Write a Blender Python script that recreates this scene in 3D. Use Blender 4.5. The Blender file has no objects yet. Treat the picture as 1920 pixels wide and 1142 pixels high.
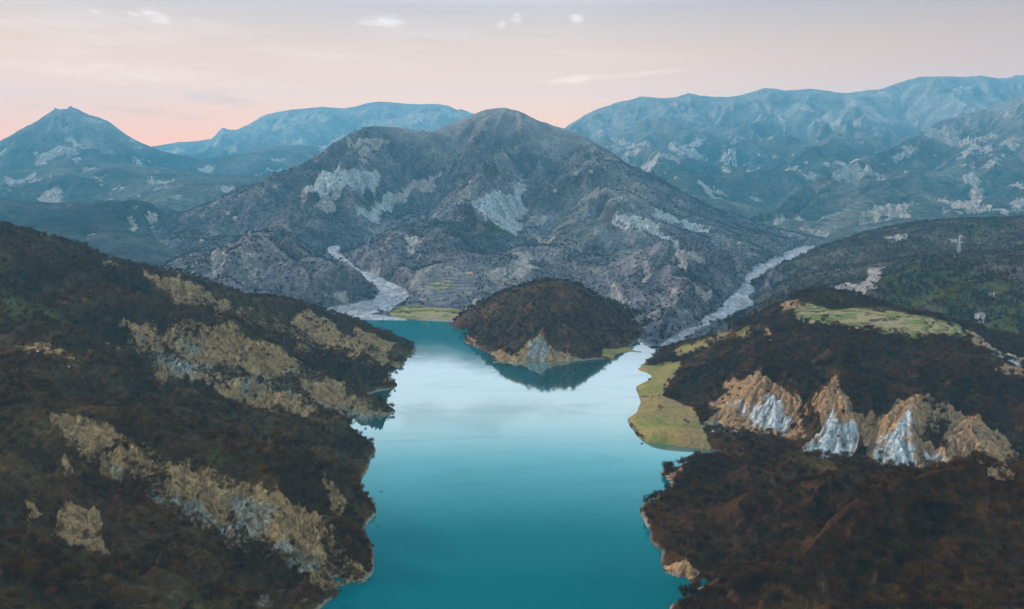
import bpy, math, random
import numpy as np

random.seed(7); RNG = np.random.default_rng(11)
sc = bpy.context.scene
COL = sc.collection
R = math.radians

# ------------------------------------------------------------------ camera
CAM_H, F, CX, CY = 200.0, 1507.0, 960.0, 571.0
PITCH = math.atan(241 / F)
cd = bpy.data.cameras.new('camera'); cam = bpy.data.objects.new('camera', cd); COL.objects.link(cam)
cam.location = (0, 0, CAM_H); cam.rotation_euler = (math.pi / 2 - PITCH, 0, 0)
cd.sensor_width = 36; cd.lens = 36 * F / 1920; cd.clip_start = 1; cd.clip_end = 80000
sc.camera = cam

# ------------------------------------------------------------------ world, sun, exposure
SUN_EL, SUN_AZ = R(24), R(291)          # sun stands behind the camera to the left
w = bpy.data.worlds.new('World'); sc.world = w; w.use_nodes = True
SKY_LIFT = 1.2
def build_world():
    nt = w.node_tree; N = nt.nodes; L = nt.links; N.clear()
    out = N.new('ShaderNodeOutputWorld'); bg = N.new('ShaderNodeBackground'); L.new(bg.outputs[0], out.inputs[0])
    tc = N.new('ShaderNodeTexCoord'); sep = N.new('ShaderNodeSeparateXYZ'); L.new(tc.outputs['Generated'], sep.inputs[0])
    def math_(op, a, b=None, c=None, clamp=False):
        m = N.new('ShaderNodeMath'); m.operation = op; m.use_clamp = clamp
        for i, x in enumerate((a, b, c)):
            if x is None: continue
            if isinstance(x, (int, float)): m.inputs[i].default_value = x
            else: L.new(x, m.inputs[i])
        return m.outputs[0]
    X, Y, Z = sep.outputs
    az = math_('ARCTAN2', X, Y)                      # 0 straight ahead, + to the right
    hyp = math_('SQRT', math_('ADD', math_('MULTIPLY', X, X), math_('MULTIPLY', Y, Y)))
    el = math_('ARCTAN2', Z, hyp)
    # elevation ramp: warm peach horizon, lilac grey above, bright pale blue overhead
    t = math_('DIVIDE', el, R(60), clamp=True)
    cr = N.new('ShaderNodeValToRGB'); e = cr.color_ramp.elements
    def lin(c): return tuple(((x / 255 + .055) / 1.055) ** 2.4 for x in c)
    stops = [(0.0, (246, 196, 166)), (2.5, (242, 198, 174)), (5.2, (238, 206, 190)), (8.2, (229, 197, 172)),
             (11.2, (210, 182, 171)), (13.5, (242, 244, 250)), (16.5, (246, 252, 252)), (20, (160, 226, 236)), (25, (90, 192, 208)), (31, (150, 215, 230)), (42, (225, 238, 250)), (60, (215, 232, 250))]
    e[0].position = 0; e[0].color = (*lin(stops[0][1]), 1)
    e[1].position = 1; e[1].color = (*lin(stops[-1][1]), 1)
    for d, c in stops[1:-1]:
        n = e.new(d / 60); n.color = (*lin(c), 1)
    L.new(t, cr.inputs[0])
    # azimuth: warmer and deeper towards the lower left, duller to the right
    mx = N.new('ShaderNodeMix'); mx.data_type = 'RGBA'; mx.blend_type = 'MULTIPLY'
    azf = math_('MULTIPLY_ADD', az, -1.55, 0.0, clamp=True)
    low = math_('SUBTRACT', 1.0, math_('DIVIDE', el, R(10), clamp=True))
    L.new(math_('MULTIPLY', azf, low), mx.inputs[0]); L.new(cr.outputs[0], mx.inputs[6]); mx.inputs[7].default_value = (1.0, .80, .60, 1)
    mx2 = N.new('ShaderNodeMix'); mx2.data_type = 'RGBA'; mx2.blend_type = 'MULTIPLY'
    azr = math_('MULTIPLY_ADD', az, 1.7, -0.1, clamp=True)
    inview = math_('SUBTRACT', 1.0, math_('MULTIPLY_ADD', el, 1 / R(4), -11.2 / 4, clamp=True))
    L.new(math_('MULTIPLY', azr, inview), mx2.inputs[0]); L.new(mx.outputs[2], mx2.inputs[6]); mx2.inputs[7].default_value = (.68, .61, .61, 1)
    # thin cirrus veil + a few named wisps, in sky direction (azimuth, elevation)
    comb = N.new('ShaderNodeCombineXYZ'); L.new(az, comb.inputs[0]); L.new(el, comb.inputs[1])
    def noise(scale, detail, sx, sy, rough=.55, dist=0):
        mp = N.new('ShaderNodeMapping'); L.new(comb.outputs[0], mp.inputs[0]); mp.inputs['Scale'].default_value = (sx, sy, 1)
        n = N.new('ShaderNodeTexNoise'); n.inputs['Scale'].default_value = scale; n.inputs['Detail'].default_value = detail
        n.inputs['Roughness'].default_value = rough; n.inputs['Distortion'].default_value = dist
        L.new(mp.outputs[0], n.inputs[0]); return n.outputs[0]
    veil_n = noise(9, 6, .6, 4.5)
    band = math_('MULTIPLY', math_('SUBTRACT', 1.0, math_('DIVIDE', math_('ABSOLUTE', math_('SUBTRACT', el, R(8))), R(4.2)), clamp=True),
                 math_('MULTIPLY_ADD', az, -1.2, .45, clamp=True))
    veil = math_('MULTIPLY', math_('MULTIPLY_ADD', veil_n, 3.2, -1.45, clamp=True), math_('MULTIPLY', band, .55))
    fine = noise(85, 8, .38, 1.5, .68, .5)
    light = veil; dark = None
    def px(u, v): return math.atan((u - CX) / F / (math.cos(PITCH) + math.sin(PITCH) * (CY - v) / F)), math.atan2(-math.sin(PITCH) + math.cos(PITCH) * (CY - v) / F, math.hypot((u - CX) / F, math.cos(PITCH) + math.sin(PITCH) * (CY - v) / F))
    def blob(u, v, ru, rv, tilt, amp):
        a0, e0 = px(u, v)
        da = math_('SUBTRACT', az, a0); de = math_('SUBTRACT', el, e0)
        c, s_ = math.cos(R(tilt)), math.sin(R(tilt))
        p = math_('MULTIPLY', math_('ADD', math_('MULTIPLY', da, c), math_('MULTIPLY', de, s_)), F / ru)
        q = math_('MULTIPLY', math_('SUBTRACT', math_('MULTIPLY', de, c), math_('MULTIPLY', da, s_)), F / rv)
        d = math_('ADD', math_('MULTIPLY', p, p), math_('MULTIPLY', q, q))
        g = math_('SUBTRACT', 1.0, d, clamp=True)
        k = math_('MULTIPLY_ADD', fine, 3.4, -1.55)
        return math_('MULTIPLY', math_('MULTIPLY', g, math_('MULTIPLY_ADD', g, .55, k), clamp=True), amp)
    for b in [(292, 32, 34, 14, -18, .8), (255, 28, 22, 7, -10, .5), (182, 24, 18, 7, -8, .5), (366, 38, 12, 9, 0, .4), (722, 40, 50, 16, -4, .7), (690, 42, 26, 9, 0, .5), (940, 47, 13, 10, 20, .5), (968, 34, 14, 12, 0, .65),
              (1081, 35, 17, 12, -8, .9), (1085, 148, 96, 10, 4, .8), (1215, 137, 100, 7, 3, .4), (240, 137, 260, 26, -2, .45), (480, 160, 160, 16, -4, .3)]:
        light = math_('MAXIMUM', light, blob(*b))
    for b in [(410, 187, 85, 13, -5, .4), (250, 207, 90, 9, -3, .35), (352, 223, 40, 4, 0, .3), (60, 200, 50, 5, 0, .2)]:
        dk = blob(*b); dark = dk if dark is None else math_('MAXIMUM', dark, dk)
    ml = N.new('ShaderNodeMix'); ml.data_type = 'RGBA'; L.new(light, ml.inputs[0]); L.new(mx2.outputs[2], ml.inputs[6]); ml.inputs[7].default_value = (1.0, .86, .84, 1)
    md = N.new('ShaderNodeMix'); md.data_type = 'RGBA'; L.new(dark, md.inputs[0]); L.new(ml.outputs[2], md.inputs[6]); md.inputs[7].default_value = (.50, .38, .37, 1)
    # the atmosphere itself
    sky = N.new('ShaderNodeTexSky'); sky.sky_type = 'NISHITA'; sky.sun_disc = False
    sky.sun_elevation = SUN_EL; sky.sun_rotation = SUN_AZ; sky.altitude = 400
    sc_ = N.new('ShaderNodeMix'); sc_.data_type = 'RGBA'; sc_.blend_type = 'MULTIPLY'; sc_.inputs[0].default_value = 1
    L.new(sky.outputs[0], sc_.inputs[6]); sc_.inputs[7].default_value = (.006, .006, .006, 1)
    ad = N.new('ShaderNodeMix'); ad.data_type = 'RGBA'; ad.blend_type = 'ADD'; ad.inputs[0].default_value = 1
    L.new(md.outputs[2], ad.inputs[6]); L.new(sc_.outputs[2], ad.inputs[7])
    up = N.new('ShaderNodeMix'); up.data_type = 'RGBA'; up.blend_type = 'MULTIPLY'
    L.new(math_('MULTIPLY_ADD', el, 1 / R(22), -26 / 22, clamp=True), up.inputs[0]); L.new(ad.outputs[2], up.inputs[6]); up.inputs[7].default_value = (1.75, 1.85, 1.95, 1)
    wm = N.new('ShaderNodeMix'); wm.data_type = 'RGBA'; wm.blend_type = 'MULTIPLY'
    L.new(math_('SUBTRACT', 1.0, math_('DIVIDE', el, R(11), clamp=True)), wm.inputs[0]); L.new(up.outputs[2], wm.inputs[6]); wm.inputs[7].default_value = (1.76, .95, .22, 1)
    L.new(wm.outputs[2], bg.inputs[0]); bg.inputs[1].default_value = SKY_LIFT
build_world()

sd = bpy.data.lights.new('sun', 'SUN'); sd.energy = 4.3; sd.angle = R(7); sd.color = (1, .84, .70)
sun = bpy.data.objects.new('sun', sd); COL.objects.link(sun)
sun.rotation_euler = (math.pi / 2 - SUN_EL, 0, -math.pi / 2 * 0 + R(180) - SUN_AZ); sun.location = (-600, -900, 1200)

vs = sc.view_settings; vs.view_transform = 'Standard'; vs.look = 'None'; vs.exposure = 0; vs.gamma = 1
sc.cycles.volume_bounces = 3; sc.cycles.max_bounces = 6; sc.cycles.diffuse_bounces = 2; sc.cycles.glossy_bounces = 3; sc.cycles.transparent_max_bounces = 8

# ------------------------------------------------------------------ numeric helpers
SP, CP = math.sin(PITCH), math.cos(PITCH)
def ray(u, v):
    k = (CY - v) / F
    return (u - CX) / F, CP + SP * k, -SP + CP * k
def P(u, v, Y):                      # a point seen at (u, v), Y metres ahead
    dx, dy, dz = ray(u, v); return (dx / dy, math.log(Y), CAM_H + Y * dz / dy)
def Zp(u, v, z):                     # a point seen at (u, v) whose height is known
    dx, dy, dz = ray(u, v); return P(u, v, (z - CAM_H) * dy / dz)
def Q(u, Y, z): return ((u - CX) / F, math.log(Y), z)
def L_(nodes, step=30, fn=P):        # a line of control points
    o = []
    for (u0, v0, w0), (u1, v1, w1) in zip(nodes, nodes[1:]):
        n = max(1, int(math.hypot(u1 - u0, v1 - v0) / step))
        for i in range(n):
            t = i / n; o.append(fn(u0 + (u1 - u0) * t, v0 + (v1 - v0) * t, w0 + (w1 - w0) * t))
    o.append(fn(*nodes[-1])); return o
def shore(pts, du, step=22, depth=-11):          # waterline, and the lake bed a little further out
    o = L_([(u, v, 0.0) for u, v in pts], step, Zp)
    q = [(p[0] + du / F, p[1], depth) for p in o[::2]]
    return o + q
def tps_fit(pts, reg=2e-5):
    p = np.array(pts, float); n = len(p)
    d2 = (p[:, None, 0] - p[None, :, 0]) ** 2 + (p[:, None, 1] - p[None, :, 1]) ** 2
    K = np.where(d2 > 0, d2 * np.log(d2 + 1e-12), 0) * .5 + np.eye(n) * reg
    Pm = np.c_[np.ones(n), p[:, :2]]
    A = np.block([[K, Pm], [Pm.T, np.zeros((3, 3))]])
    return p, np.linalg.lstsq(A, np.r_[p[:, 2], 0, 0, 0], rcond=None)[0]
def tps_eval(fit, a, s):
    p, c = fit; n = len(p); sh = a.shape; a = a.ravel(); s = s.ravel(); out = np.empty(a.size)
    for i in range(0, a.size, 20000):
        A, S = a[i:i + 20000, None], s[i:i + 20000, None]
        d2 = (A - p[None, :, 0]) ** 2 + (S - p[None, :, 1]) ** 2
        out[i:i + 20000] = (d2 * np.log(d2 + 1e-12) * .5) @ c[:n] + c[n] + c[n + 1] * A[:, 0] + c[n + 2] * S[:, 0]
    return out.reshape(sh)
def cubic_matrix(nc, nf):            # Catmull-Rom upsampling
    x = np.linspace(0, nc - 1, nf); i = np.minimum(x.astype(int), nc - 2); t = x - i
    M = np.zeros((nf, nc)); r = np.arange(nf)
    for k, wgt in ((-1, -.5 * t + t * t - .5 * t ** 3), (0, 1 - 2.5 * t * t + 1.5 * t ** 3), (1, .5 * t + 2 * t * t - 1.5 * t ** 3), (2, -.5 * t * t + .5 * t ** 3)):
        np.add.at(M, (r, np.clip(i + k, 0, nc - 1)), wgt)
    return M
def hash2(ix, iy, seed=0):
    h = (ix.astype(np.int64) * 374761393 + iy.astype(np.int64) * 668265263 + seed * 2147483647) & 0xffffffff
    h = ((h ^ (h >> 13)) * 1274126177) & 0xffffffff; h ^= h >> 16
    h2 = (h * 2246822519 + 3266489917) & 0xffffffff; h2 ^= h2 >> 15
    return (h & 0xffff) / 65535.0, (h2 & 0xffff) / 65535.0
def perlin(x, y, seed=0):
    ix, iy = np.floor(x), np.floor(y); fx, fy = x - ix, y - iy
    sx = fx ** 3 * (fx * (fx * 6 - 15) + 10); sy = fy ** 3 * (fy * (fy * 6 - 15) + 10); v = []
    for dx in (0, 1):
        for dy in (0, 1):
            g = hash2(ix + dx, iy + dy, seed)[0] * 2 * np.pi
            v.append(np.cos(g) * (fx - dx) + np.sin(g) * (fy - dy))
    return ((v[0] * (1 - sy) + v[1] * sy) * (1 - sx) + (v[2] * (1 - sy) + v[3] * sy) * sx) * 1.5
def fbm(x, y, wave, octs=4, gain=.5, seed=0):
    o = 0; amp = 1; x = x / wave; y = y / wave
    for k in range(octs): o = o + perlin(x, y, seed + k) * amp; x = x * 2.03 + 11.3; y = y * 2.03 - 7.1; amp *= gain
    return o
def gullies(x, y, gx, gy, wave, octs, slope_k=1.0, branch=1.6, gain=.45, seed=0):
    """stripes that run down the slope, octave by octave: an erosion pattern in -1..1"""
    h = np.zeros_like(x); hx = np.zeros_like(x); hy = np.zeros_like(x); amp = 1.0; fr = 1.0 / wave
    for k in range(octs):
        px_, py_ = x * fr, y * fr
        dx, dy = (gy + hy * branch) * slope_k, -(gx + hx * branch) * slope_k
        m = np.sqrt(dx * dx + dy * dy) + 1e-6; lim = np.minimum(1, 1.5 / m); dx = dx * lim; dy = dy * lim
        ix, iy = np.floor(px_), np.floor(py_); fx, fy = px_ - ix, py_ - iy
        va = np.zeros_like(x); vx = np.zeros_like(x); vy = np.zeros_like(x); wt = np.zeros_like(x)
        for i in range(-1, 3):
            for j in range(-1, 3):
                h1, h2 = hash2(ix + i, iy + j, seed + 31 * k)
                qx, qy = fx - i - (h1 - .5) * .9, fy - j - (h2 - .5) * .9
                wgt = np.exp(-(qx * qx + qy * qy) * 2.2); mag = (qx * dx + qy * dy) * 2 * np.pi
                va += np.cos(mag) * wgt; sn = -np.sin(mag) * wgt; vx += sn * dx; vy += sn * dy; wt += wgt
        h += va / wt * amp; hx += vx / wt * amp; hy += vy / wt * amp
        amp *= gain; fr *= 2
    return h
def sstep(e0, e1, x): t = np.clip((x - e0) / (e1 - e0), 0, 1); return t * t * (3 - 2 * t)
def poly_sdf(px_, py_, poly):        # signed distance, + inside
    n = len(poly); d = np.full(px_.shape, 1e18); ins = np.zeros(px_.shape, bool)
    for i in range(n):
        (ax, ay), (bx, by) = poly[i], poly[(i + 1) % n]
        ex, ey = bx - ax, by - ay; wx, wy = px_ - ax, py_ - ay
        t = np.clip((wx * ex + wy * ey) / (ex * ex + ey * ey + 1e-9), 0, 1)
        d = np.minimum(d, (wx - ex * t) ** 2 + (wy - ey * t) ** 2)
        c = ((ay > py_) != (by > py_)) & (px_ < (bx - ax) * (py_ - ay) / (by - ay + 1e-12) + ax)
        ins ^= c
    return np.where(ins, 1, -1) * np.sqrt(d)

# ------------------------------------------------------------------ terrain patches
class Hill:
    """One hill as a height field on a fan-shaped grid (finer near the viewer)."""
    def __init__(s, name, a0, a1, y0, y1, nc, nr, pts, bumps=(), coarse=4, reg=5e-6, zmin=-26):
        s.name = name; s.a = np.linspace(a0, a1, nc); s.s = np.linspace(math.log(y0), math.log(y1), nr)
        fit = tps_fit(pts, reg); kc, kr = max(8, nc // coarse), max(8, nr // coarse)
        A, S = np.meshgrid(np.linspace(a0, a1, kc), np.linspace(math.log(y0), math.log(y1), kr))
        z = cubic_matrix(kr, nr) @ tps_eval(fit, A, S) @ cubic_matrix(kc, nc).T
        s.A, s.S = np.meshgrid(s.a, s.s); s.Y = np.exp(s.S); s.X = s.A * s.Y
        for (u, Y, h, rx, ry) in bumps:
            cx_ = (u - CX) / F * Y; d = ((s.X - cx_) / rx) ** 2 + ((s.Y - Y) / ry) ** 2
            z = z + h * np.exp(-d * 1.4)
        s.z = np.maximum(z, zmin); s.at = {}
    def grad(s):
        za = np.gradient(s.z, s.a, axis=1); zs = np.gradient(s.z, s.s, axis=0)
        gx = za / s.Y; gy = (zs - s.A * za) / s.Y
        return gx, gy
    def pix(s):
        dep = s.Y * CP - (s.z - CAM_H) * SP; up = s.Y * SP + (s.z - CAM_H) * CP
        return CX + F * s.X / dep, CY - F * up / dep
    def hit(s, u, v):
        dx, dy, dz = ray(u, v); a = dx / dy
        j = int(np.clip(np.searchsorted(s.a, a), 0, len(s.a) - 1))
        rz = CAM_H + s.Y[:, j] * dz / dy
        k = np.nonzero(s.z[:, j] >= rz)[0]
        return (a, float(s.s[k[0]]) if len(k) else None)
    def paint(s, key, poly, amp=1.0, soft=7, warp=10, margin=.10):
        """mark a patch of ground, given by its outline, as bare rock / field / gravel"""
        hs = [h for _, h in (s.hit(u, v) for u, v in poly) if h is not None]
        if not hs: return
        if not hasattr(s, '_uv'):
            s._uv = s.pix(); s._wn = (fbm(s.X, s.Y, .03 * s.Y.mean(), 4, .6, 3), fbm(s.X, s.Y, .03 * s.Y.mean(), 4, .6, 9))
        U, V = s._uv; us = [p[0] for p in poly]; vs_ = [p[1] for p in poly]
        m = (U > min(us) - 30) & (U < max(us) + 30) & (V > min(vs_) - 30) & (V < max(vs_) + 30) & (s.S > min(hs) - margin) & (s.S < max(hs) + margin)
        if not m.any(): return
        d = poly_sdf(U[m] + s._wn[0][m] * warp, V[m] + s._wn[1][m] * warp * .7, poly)
        val = sstep(-soft, soft, d) * amp
        a = s.at.setdefault(key, np.zeros_like(s.z)); a[m] = np.maximum(a[m], val)
    def get(s, key): return s.at.get(key, np.zeros_like(s.z))
    def height(s, x, y):
        a = x / y; l = np.log(y)
        fi = (a - s.a[0]) / (s.a[1] - s.a[0]); fr = (l - s.s[0]) / (s.s[1] - s.s[0])
        ok = (fi >= 0) & (fi <= len(s.a) - 1.001) & (fr >= 0) & (fr <= len(s.s) - 1.001)
        fi = np.clip(fi, 0, len(s.a) - 1.001); fr = np.clip(fr, 0, len(s.s) - 1.001)
        i = fi.astype(int); r = fr.astype(int); ti = fi - i; tr = fr - r; z = s.z
        v = (z[r, i] * (1 - ti) + z[r, i + 1] * ti) * (1 - tr) + (z[r + 1, i] * (1 - ti) + z[r + 1, i + 1] * ti) * tr
        return np.where(ok, v, -1e3)
    def build(s, mat):
        nr, nc = s.z.shape; me = bpy.data.meshes.new(s.name)
        co = np.stack([s.X, s.Y, s.z], -1).reshape(-1, 3).astype(np.float32)
        idx = np.arange(nr * nc).reshape(nr, nc)
        q = np.stack([idx[:-1, :-1], idx[:-1, 1:], idx[1:, 1:], idx[1:, :-1]], -1).reshape(-1, 4)
        me.vertices.add(len(co)); me.vertices.foreach_set('co', co.ravel())
        me.loops.add(q.size); me.loops.foreach_set('vertex_index', q.ravel().astype(np.int32))
        me.polygons.add(len(q)); me.polygons.foreach_set('loop_start', np.arange(0, q.size, 4, dtype=np.int32))
        me.polygons.foreach_set('use_smooth', np.ones(len(q), bool)); me.update(calc_edges=True)
        for k in ('bare', 'white', 'grass', 'gravel', 'terrace', 'gully', 'olive'):
            at = me.attributes.new(k, 'FLOAT', 'POINT'); at.data.foreach_set('value', s.get(k).ravel().astype(np.float32))
        me.materials.append(mat)
        o = bpy.data.objects.new(s.name, me); COL.objects.link(o); o['kind'] = 'structure'
        s.obj = o; return o
    def erode(s, wave, amp, octs=5, slope_k=1.3, seed=0, keep=(), rough=0, rough_wave=12, maxgrad=.28):
        gx, gy = s.grad(); g = gullies(s.X, s.Y, gx * 2, gy * 2, wave, octs, slope_k, seed=seed)
        sl = np.clip(np.hypot(gx, gy) / maxgrad, 0, 1)
        lim = sl * sstep(0, 14, s.z)
        crest = np.argmax((s.z - CAM_H) / s.Y, axis=0).astype(float); cp_ = np.pad(crest, 12, mode='edge'); crest = np.median(np.stack([cp_[i:i + len(crest)] for i in range(25)]), axis=0); crest = np.convolve(np.pad(crest, 6, mode='edge'), np.ones(13) / 13, 'valid').astype(int); lim = lim * (.12 + .88 * sstep(0, .06, np.abs(s.S - s.s[crest][None, :])))
        lim = lim * (1 - .7 * s.get('bare')) * getattr(s, 'low', 1)
        for k in keep: lim = lim * (1 - .95 * s.get(k))
        s.at['gully'] = np.clip(.5 - g * .45, 0, 1) * np.clip(lim * 2, 0, 1)
        s.z = s.z + (g - .25) * amp * lim
        if rough: rough = rough * (.55 + .45 * sstep(0, .05, np.abs(s.S - s.s[crest][None, :])))
        if np.any(rough): s.z = s.z + fbm(s.X, s.Y, rough_wave, 4, .5, seed + 5) * rough * sstep(0, 6, s.z) * np.prod([1 - s.get(k) for k in keep] or [1], axis=0)
    def carve_rock(s, depth, wave, amp, seed=0):
        """bare ground: cut back into the hill, with tight rain gullies"""
        b = s.get('bare'); gx, gy = s.grad()
        g = gullies(s.X, s.Y, gx * 2, gy * 2, wave, 4, 1.5, seed=seed)
        s.z = s.z - depth * b + (g - .2) * amp * b
        s.at['gully'] = np.maximum(s.get('gully') * (1 - b), b * np.clip(.5 - g * .5, 0, 1))

HILLS = {}
# ------------------------------------------------------------------ the hills
# ---- the slope along the left shore
LS = [(520,1200),(600,1142),(640,1108),(690,1088),(701,1060),(697,1020),(685,990),(704,965),(698,938),(676,908),(688,885),(697,858),(686,825),(655,797),(638,784),(690,783),(736,776),(732,764),(700,748),(710,733),(740,716),(735,702),(762,685),(768,668),(780,657)]
pts = shore(LS, 45)
pts += L_([(-120,400,800),(0,425,820),(60,440,830),(100,450,840),(160,468,850),(200,487,860),(260,500,870),(330,515,880),(400,542,900),(450,558,910),(520,562,930),(570,572,935),(620,588,940),(680,606,945),(740,635,940),(775,650,930)])
pts += [Q(-300,1000,70),Q(0,980,85),Q(200,1000,50),Q(400,1020,15),Q(600,1050,-10),Q(740,1040,-20),Q(820,980,-20),Q(-300,1150,30),Q(200,1150,0),Q(600,1150,-22),Q(850,1100,-22)]
pts += L_([(250,508,850),(300,514,845),(350,524,842),(400,548,840),(435,568,835)]) + L_([(245,525,828),(300,545,822),(350,562,820),(400,575,818),(440,584,820)])
pts += L_([(320,550,806),(370,565,802),(420,592,795)]) + L_([(335,578,785),(400,602,775)])
pts += L_([(100,560,700),(230,583,690),(270,592,688),(310,615,682),(330,620,680),(380,610,692),(420,612,700),(470,630,705),(520,650,710),(560,672,712),(600,702,700),(660,732,690),(715,758,660)])
pts += L_([(230,640,655),(270,652,655),(330,670,652),(385,693,645),(450,702,655),(500,712,662),(560,745,655),(620,775,640)])
pts += [P(*p) for p in [(200,545,740),(300,580,745),(400,598,755),(500,612,775),(600,640,800),(680,662,800),(715,690,755),(660,700,740),(600,665,745)]]
pts += L_([(290,657,626),(340,672,622),(390,702,615),(430,712,615),(480,716,617),(540,733,615),(580,755,608),(620,785,592),(660,808,570)])
pts += L_([(280,700,602),(350,725,596),(400,745,592),(450,755,590),(520,775,585),(570,800,570)])
pts += [P(*p) for p in [(100,700,520),(200,740,505),(300,775,495),(400,795,490),(500,815,500),(600,850,510),(670,850,545),(0,640,600),(100,640,600),(200,690,560)]]
pts += L_([(80,765,445),(150,785,440),(220,800,435),(300,845,422),(340,850,425),(400,890,416),(460,905,415),(520,920,410),(570,945,405),(620,990,395),(660,1040,385)])
pts += L_([(80,830,415),(150,860,410),(220,905,402),(280,925,396),(350,940,392),(420,1000,380),(500,1040,372),(570,1080,365),(620,1100,362)])
pts += [P(*p) for p in [(0,1142,275),(200,1142,300),(400,1142,325),(520,1142,338),(0,950,345),(0,850,405),(0,580,660),(0,500,750),(-150,500,720),(-150,700,500),(-150,900,350),(300,1040,345),(150,1000,345)]]
pts += [Q(-400,230,70),Q(200,230,32),Q(480,250,5),Q(560,235,-12),Q(-500,600,125),Q(-500,400,95),Q(-500,850,170)]
h = Hill('left_hillside', -1.02, -.03, 235, 1150, 560, 600, pts); HILLS['left'] = h
B = [[(250,506),(300,512),(350,520),(395,540),(435,566),(420,572),(380,560),(330,548),(280,530)],
     [(318,548),(345,548),(360,575),(335,580)],[(395,575),(430,590),(425,602),(400,600)],[(450,595),(490,610),(478,622),(452,612)],
     [(232,582),(255,588),(308,615),(308,650),(280,652),(245,640),(228,610)],[(316,620),(350,618),(372,640),(375,680),(345,672),(318,645)],
     [(375,610),(420,612),(470,632),(520,652),(560,675),(552,695),(500,690),(440,680),(385,690),(370,660)],
     [(300,660),(335,668),(385,700),(395,735),(360,725),(300,705),(285,685)],[(400,700),(450,712),(540,732),(585,760),(600,785),(560,780),(480,750),(400,735)],
     [(570,715),(620,705),(660,735),(700,760),(738,776),(690,780),(640,775),(600,765),(565,745)],
     [(88,765),(130,775),(215,795),(225,815),(180,830),(165,850),(125,820),(95,790)],[(180,840),(290,845),(285,880),(240,905),(190,890)],
     [(305,850),(350,850),(395,890),(470,905),(540,925),(590,955),(600,1000),(575,1040),(520,1010),(470,1000),(430,960),(380,945),(330,930),(310,890)],
     [(555,950),(600,960),(610,1020),(570,1030)],[(620,1060),(690,1085),(640,1100),(580,1080),(570,1040)],[(110,940),(190,950),(200,1000),(130,1000),(95,970)],[(115,840),(150,880),(130,890)],[(40,920),(75,940),(50,945)],
     [(545,585),(575,580),(620,600),(700,640),(690,655),(620,640),(560,610)],[(660,612),(700,625),(740,650),(720,655),(680,640)],[(560,640),(640,660),(740,690),(760,684),(720,668),(640,640)],
     [(730,698),(765,688),(740,708),(712,712)],[(500,838),(545,838),(535,850),(505,848)],[(600,900),(640,930),(650,950),(620,945)]]
h.soft = 6
for p in B: h.paint('bare', p, 1, 6, 8)
for p in [[(225,580),(420,605),(560,670),(720,755),(700,780),(560,770),(390,735),(290,700),(235,640)],[(80,765),(230,795),(350,845),(520,905),(620,970),(700,1080),(620,1105),(520,1050),(400,990),(280,930),(180,880),(110,830)],[(250,500),(440,560),(560,600),(720,650),(780,680),(700,690),(560,650),(430,600),(320,570)],[(480,710),(620,700),(740,775),(640,785),(520,770)]]: h.paint('bare', p, .46, 12, 14)
h.paint('bare', [(20,640),(120,650),(170,700),(120,690),(40,665)], .55, 10, 20); h.paint('bare', [(170,600),(240,640),(230,680),(150,620)], .5, 12, 20); h.paint('bare',[(150,495),(215,485),(230,500),(170,500)],.6,6,10)
for p in [[(325,625),(350,620),(372,640),(375,690),(355,675)],[(345,680),(385,700),(395,735),(370,720)],[(590,748),(640,745),(650,770),(600,765)],[(370,545),(420,560),(410,572)],[(420,905),(520,930),(500,1000),(430,960)],[(250,610),(305,640),(300,655),(255,640)]]: h.paint('white', p, .5, 10, 10)
for p in [[(235,620),(300,635),(380,675),(440,685),(560,695),(560,745),(390,705),(280,665)],[(300,690),(390,722),(480,742),(600,780),(560,790),(400,750)],[(150,828),(240,880),(310,900),(400,945),(520,1000),(600,1015),(570,1065),(470,1015),(330,940),(170,865)],[(600,745),(735,772),(640,785),(560,770)]]: h.paint('white', p, .55, 12, 14)
h.paint('olive', [(0,535),(60,550),(120,580),(110,605),(0,600)], 1, 12, 16); h.paint('olive', [(380,842),(440,850),(450,890),(390,870)], .5, 8, 12); h.paint('olive',[(470,770),(500,772),(490,778)],.8,5,5); h.paint('olive',[(0,440),(120,470),(180,500),(60,490)],.35,14,20)
h.erode(95, 14, 5, seed=2, rough=1.4, rough_wave=30); h.carve_rock(3.0, 24, 2.5, seed=4)

# ---- dark wooded slope, lower right
FS = [(1235,1180),(1255,1142),(1292,1114),(1330,1090),(1264,1082),(1240,1058),(1238,1030),(1218,995),(1207,975),(1206,945),(1236,926),(1254,915),(1243,895),(1240,884)]
pts = shore(FS, 0, 22, 0)[:]; pts = pts[:len(pts)*2//3]; pts += [Zp(u, v, 5) for u, v in ((1285,1128),(1290,1062),(1262,1035),(1245,1000),(1238,970),(1238,950),(1268,915))] + [Q(u, Y, -16) for u, Y in ((1150,340),(1130,380),(1120,430),(1130,480),(1150,530))]
pts += L_([(1250,884,522),(1290,876,515),(1350,866,510),(1420,860,497),(1480,856,487),(1560,868,476),(1640,886,466),(1720,896,456)])
pts += L_([(1245,962,448),(1300,958,440),(1400,932,425),(1480,914,416),(1560,902,410)])
pts += [P(*p) for p in [(1350,908,482),(1480,884,470),(1330,1050,388),(1450,990,402),(1560,940,414),(1640,905,420),(1290,905,488),(1350,908,480),(1280,1010,412),(1265,985,428),(1262,925,480)]]
pts += L_([(1266,1130,351),(1330,1105,350),(1400,1072,343),(1479,1042,337),(1530,1014,334),(1584,978,335),(1650,934,338),(1720,900,343),(1795,888,343),(1860,912,338),(1920,946,330),(2020,970,322)])
pts += [P(*p) for p in [(1310,1142,344),(1500,1142,310),(1700,1142,290),(1920,1142,280),(1920,1040,312),(1700,1020,325),(2050,1142,270),(1600,1080,322)]]
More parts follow.
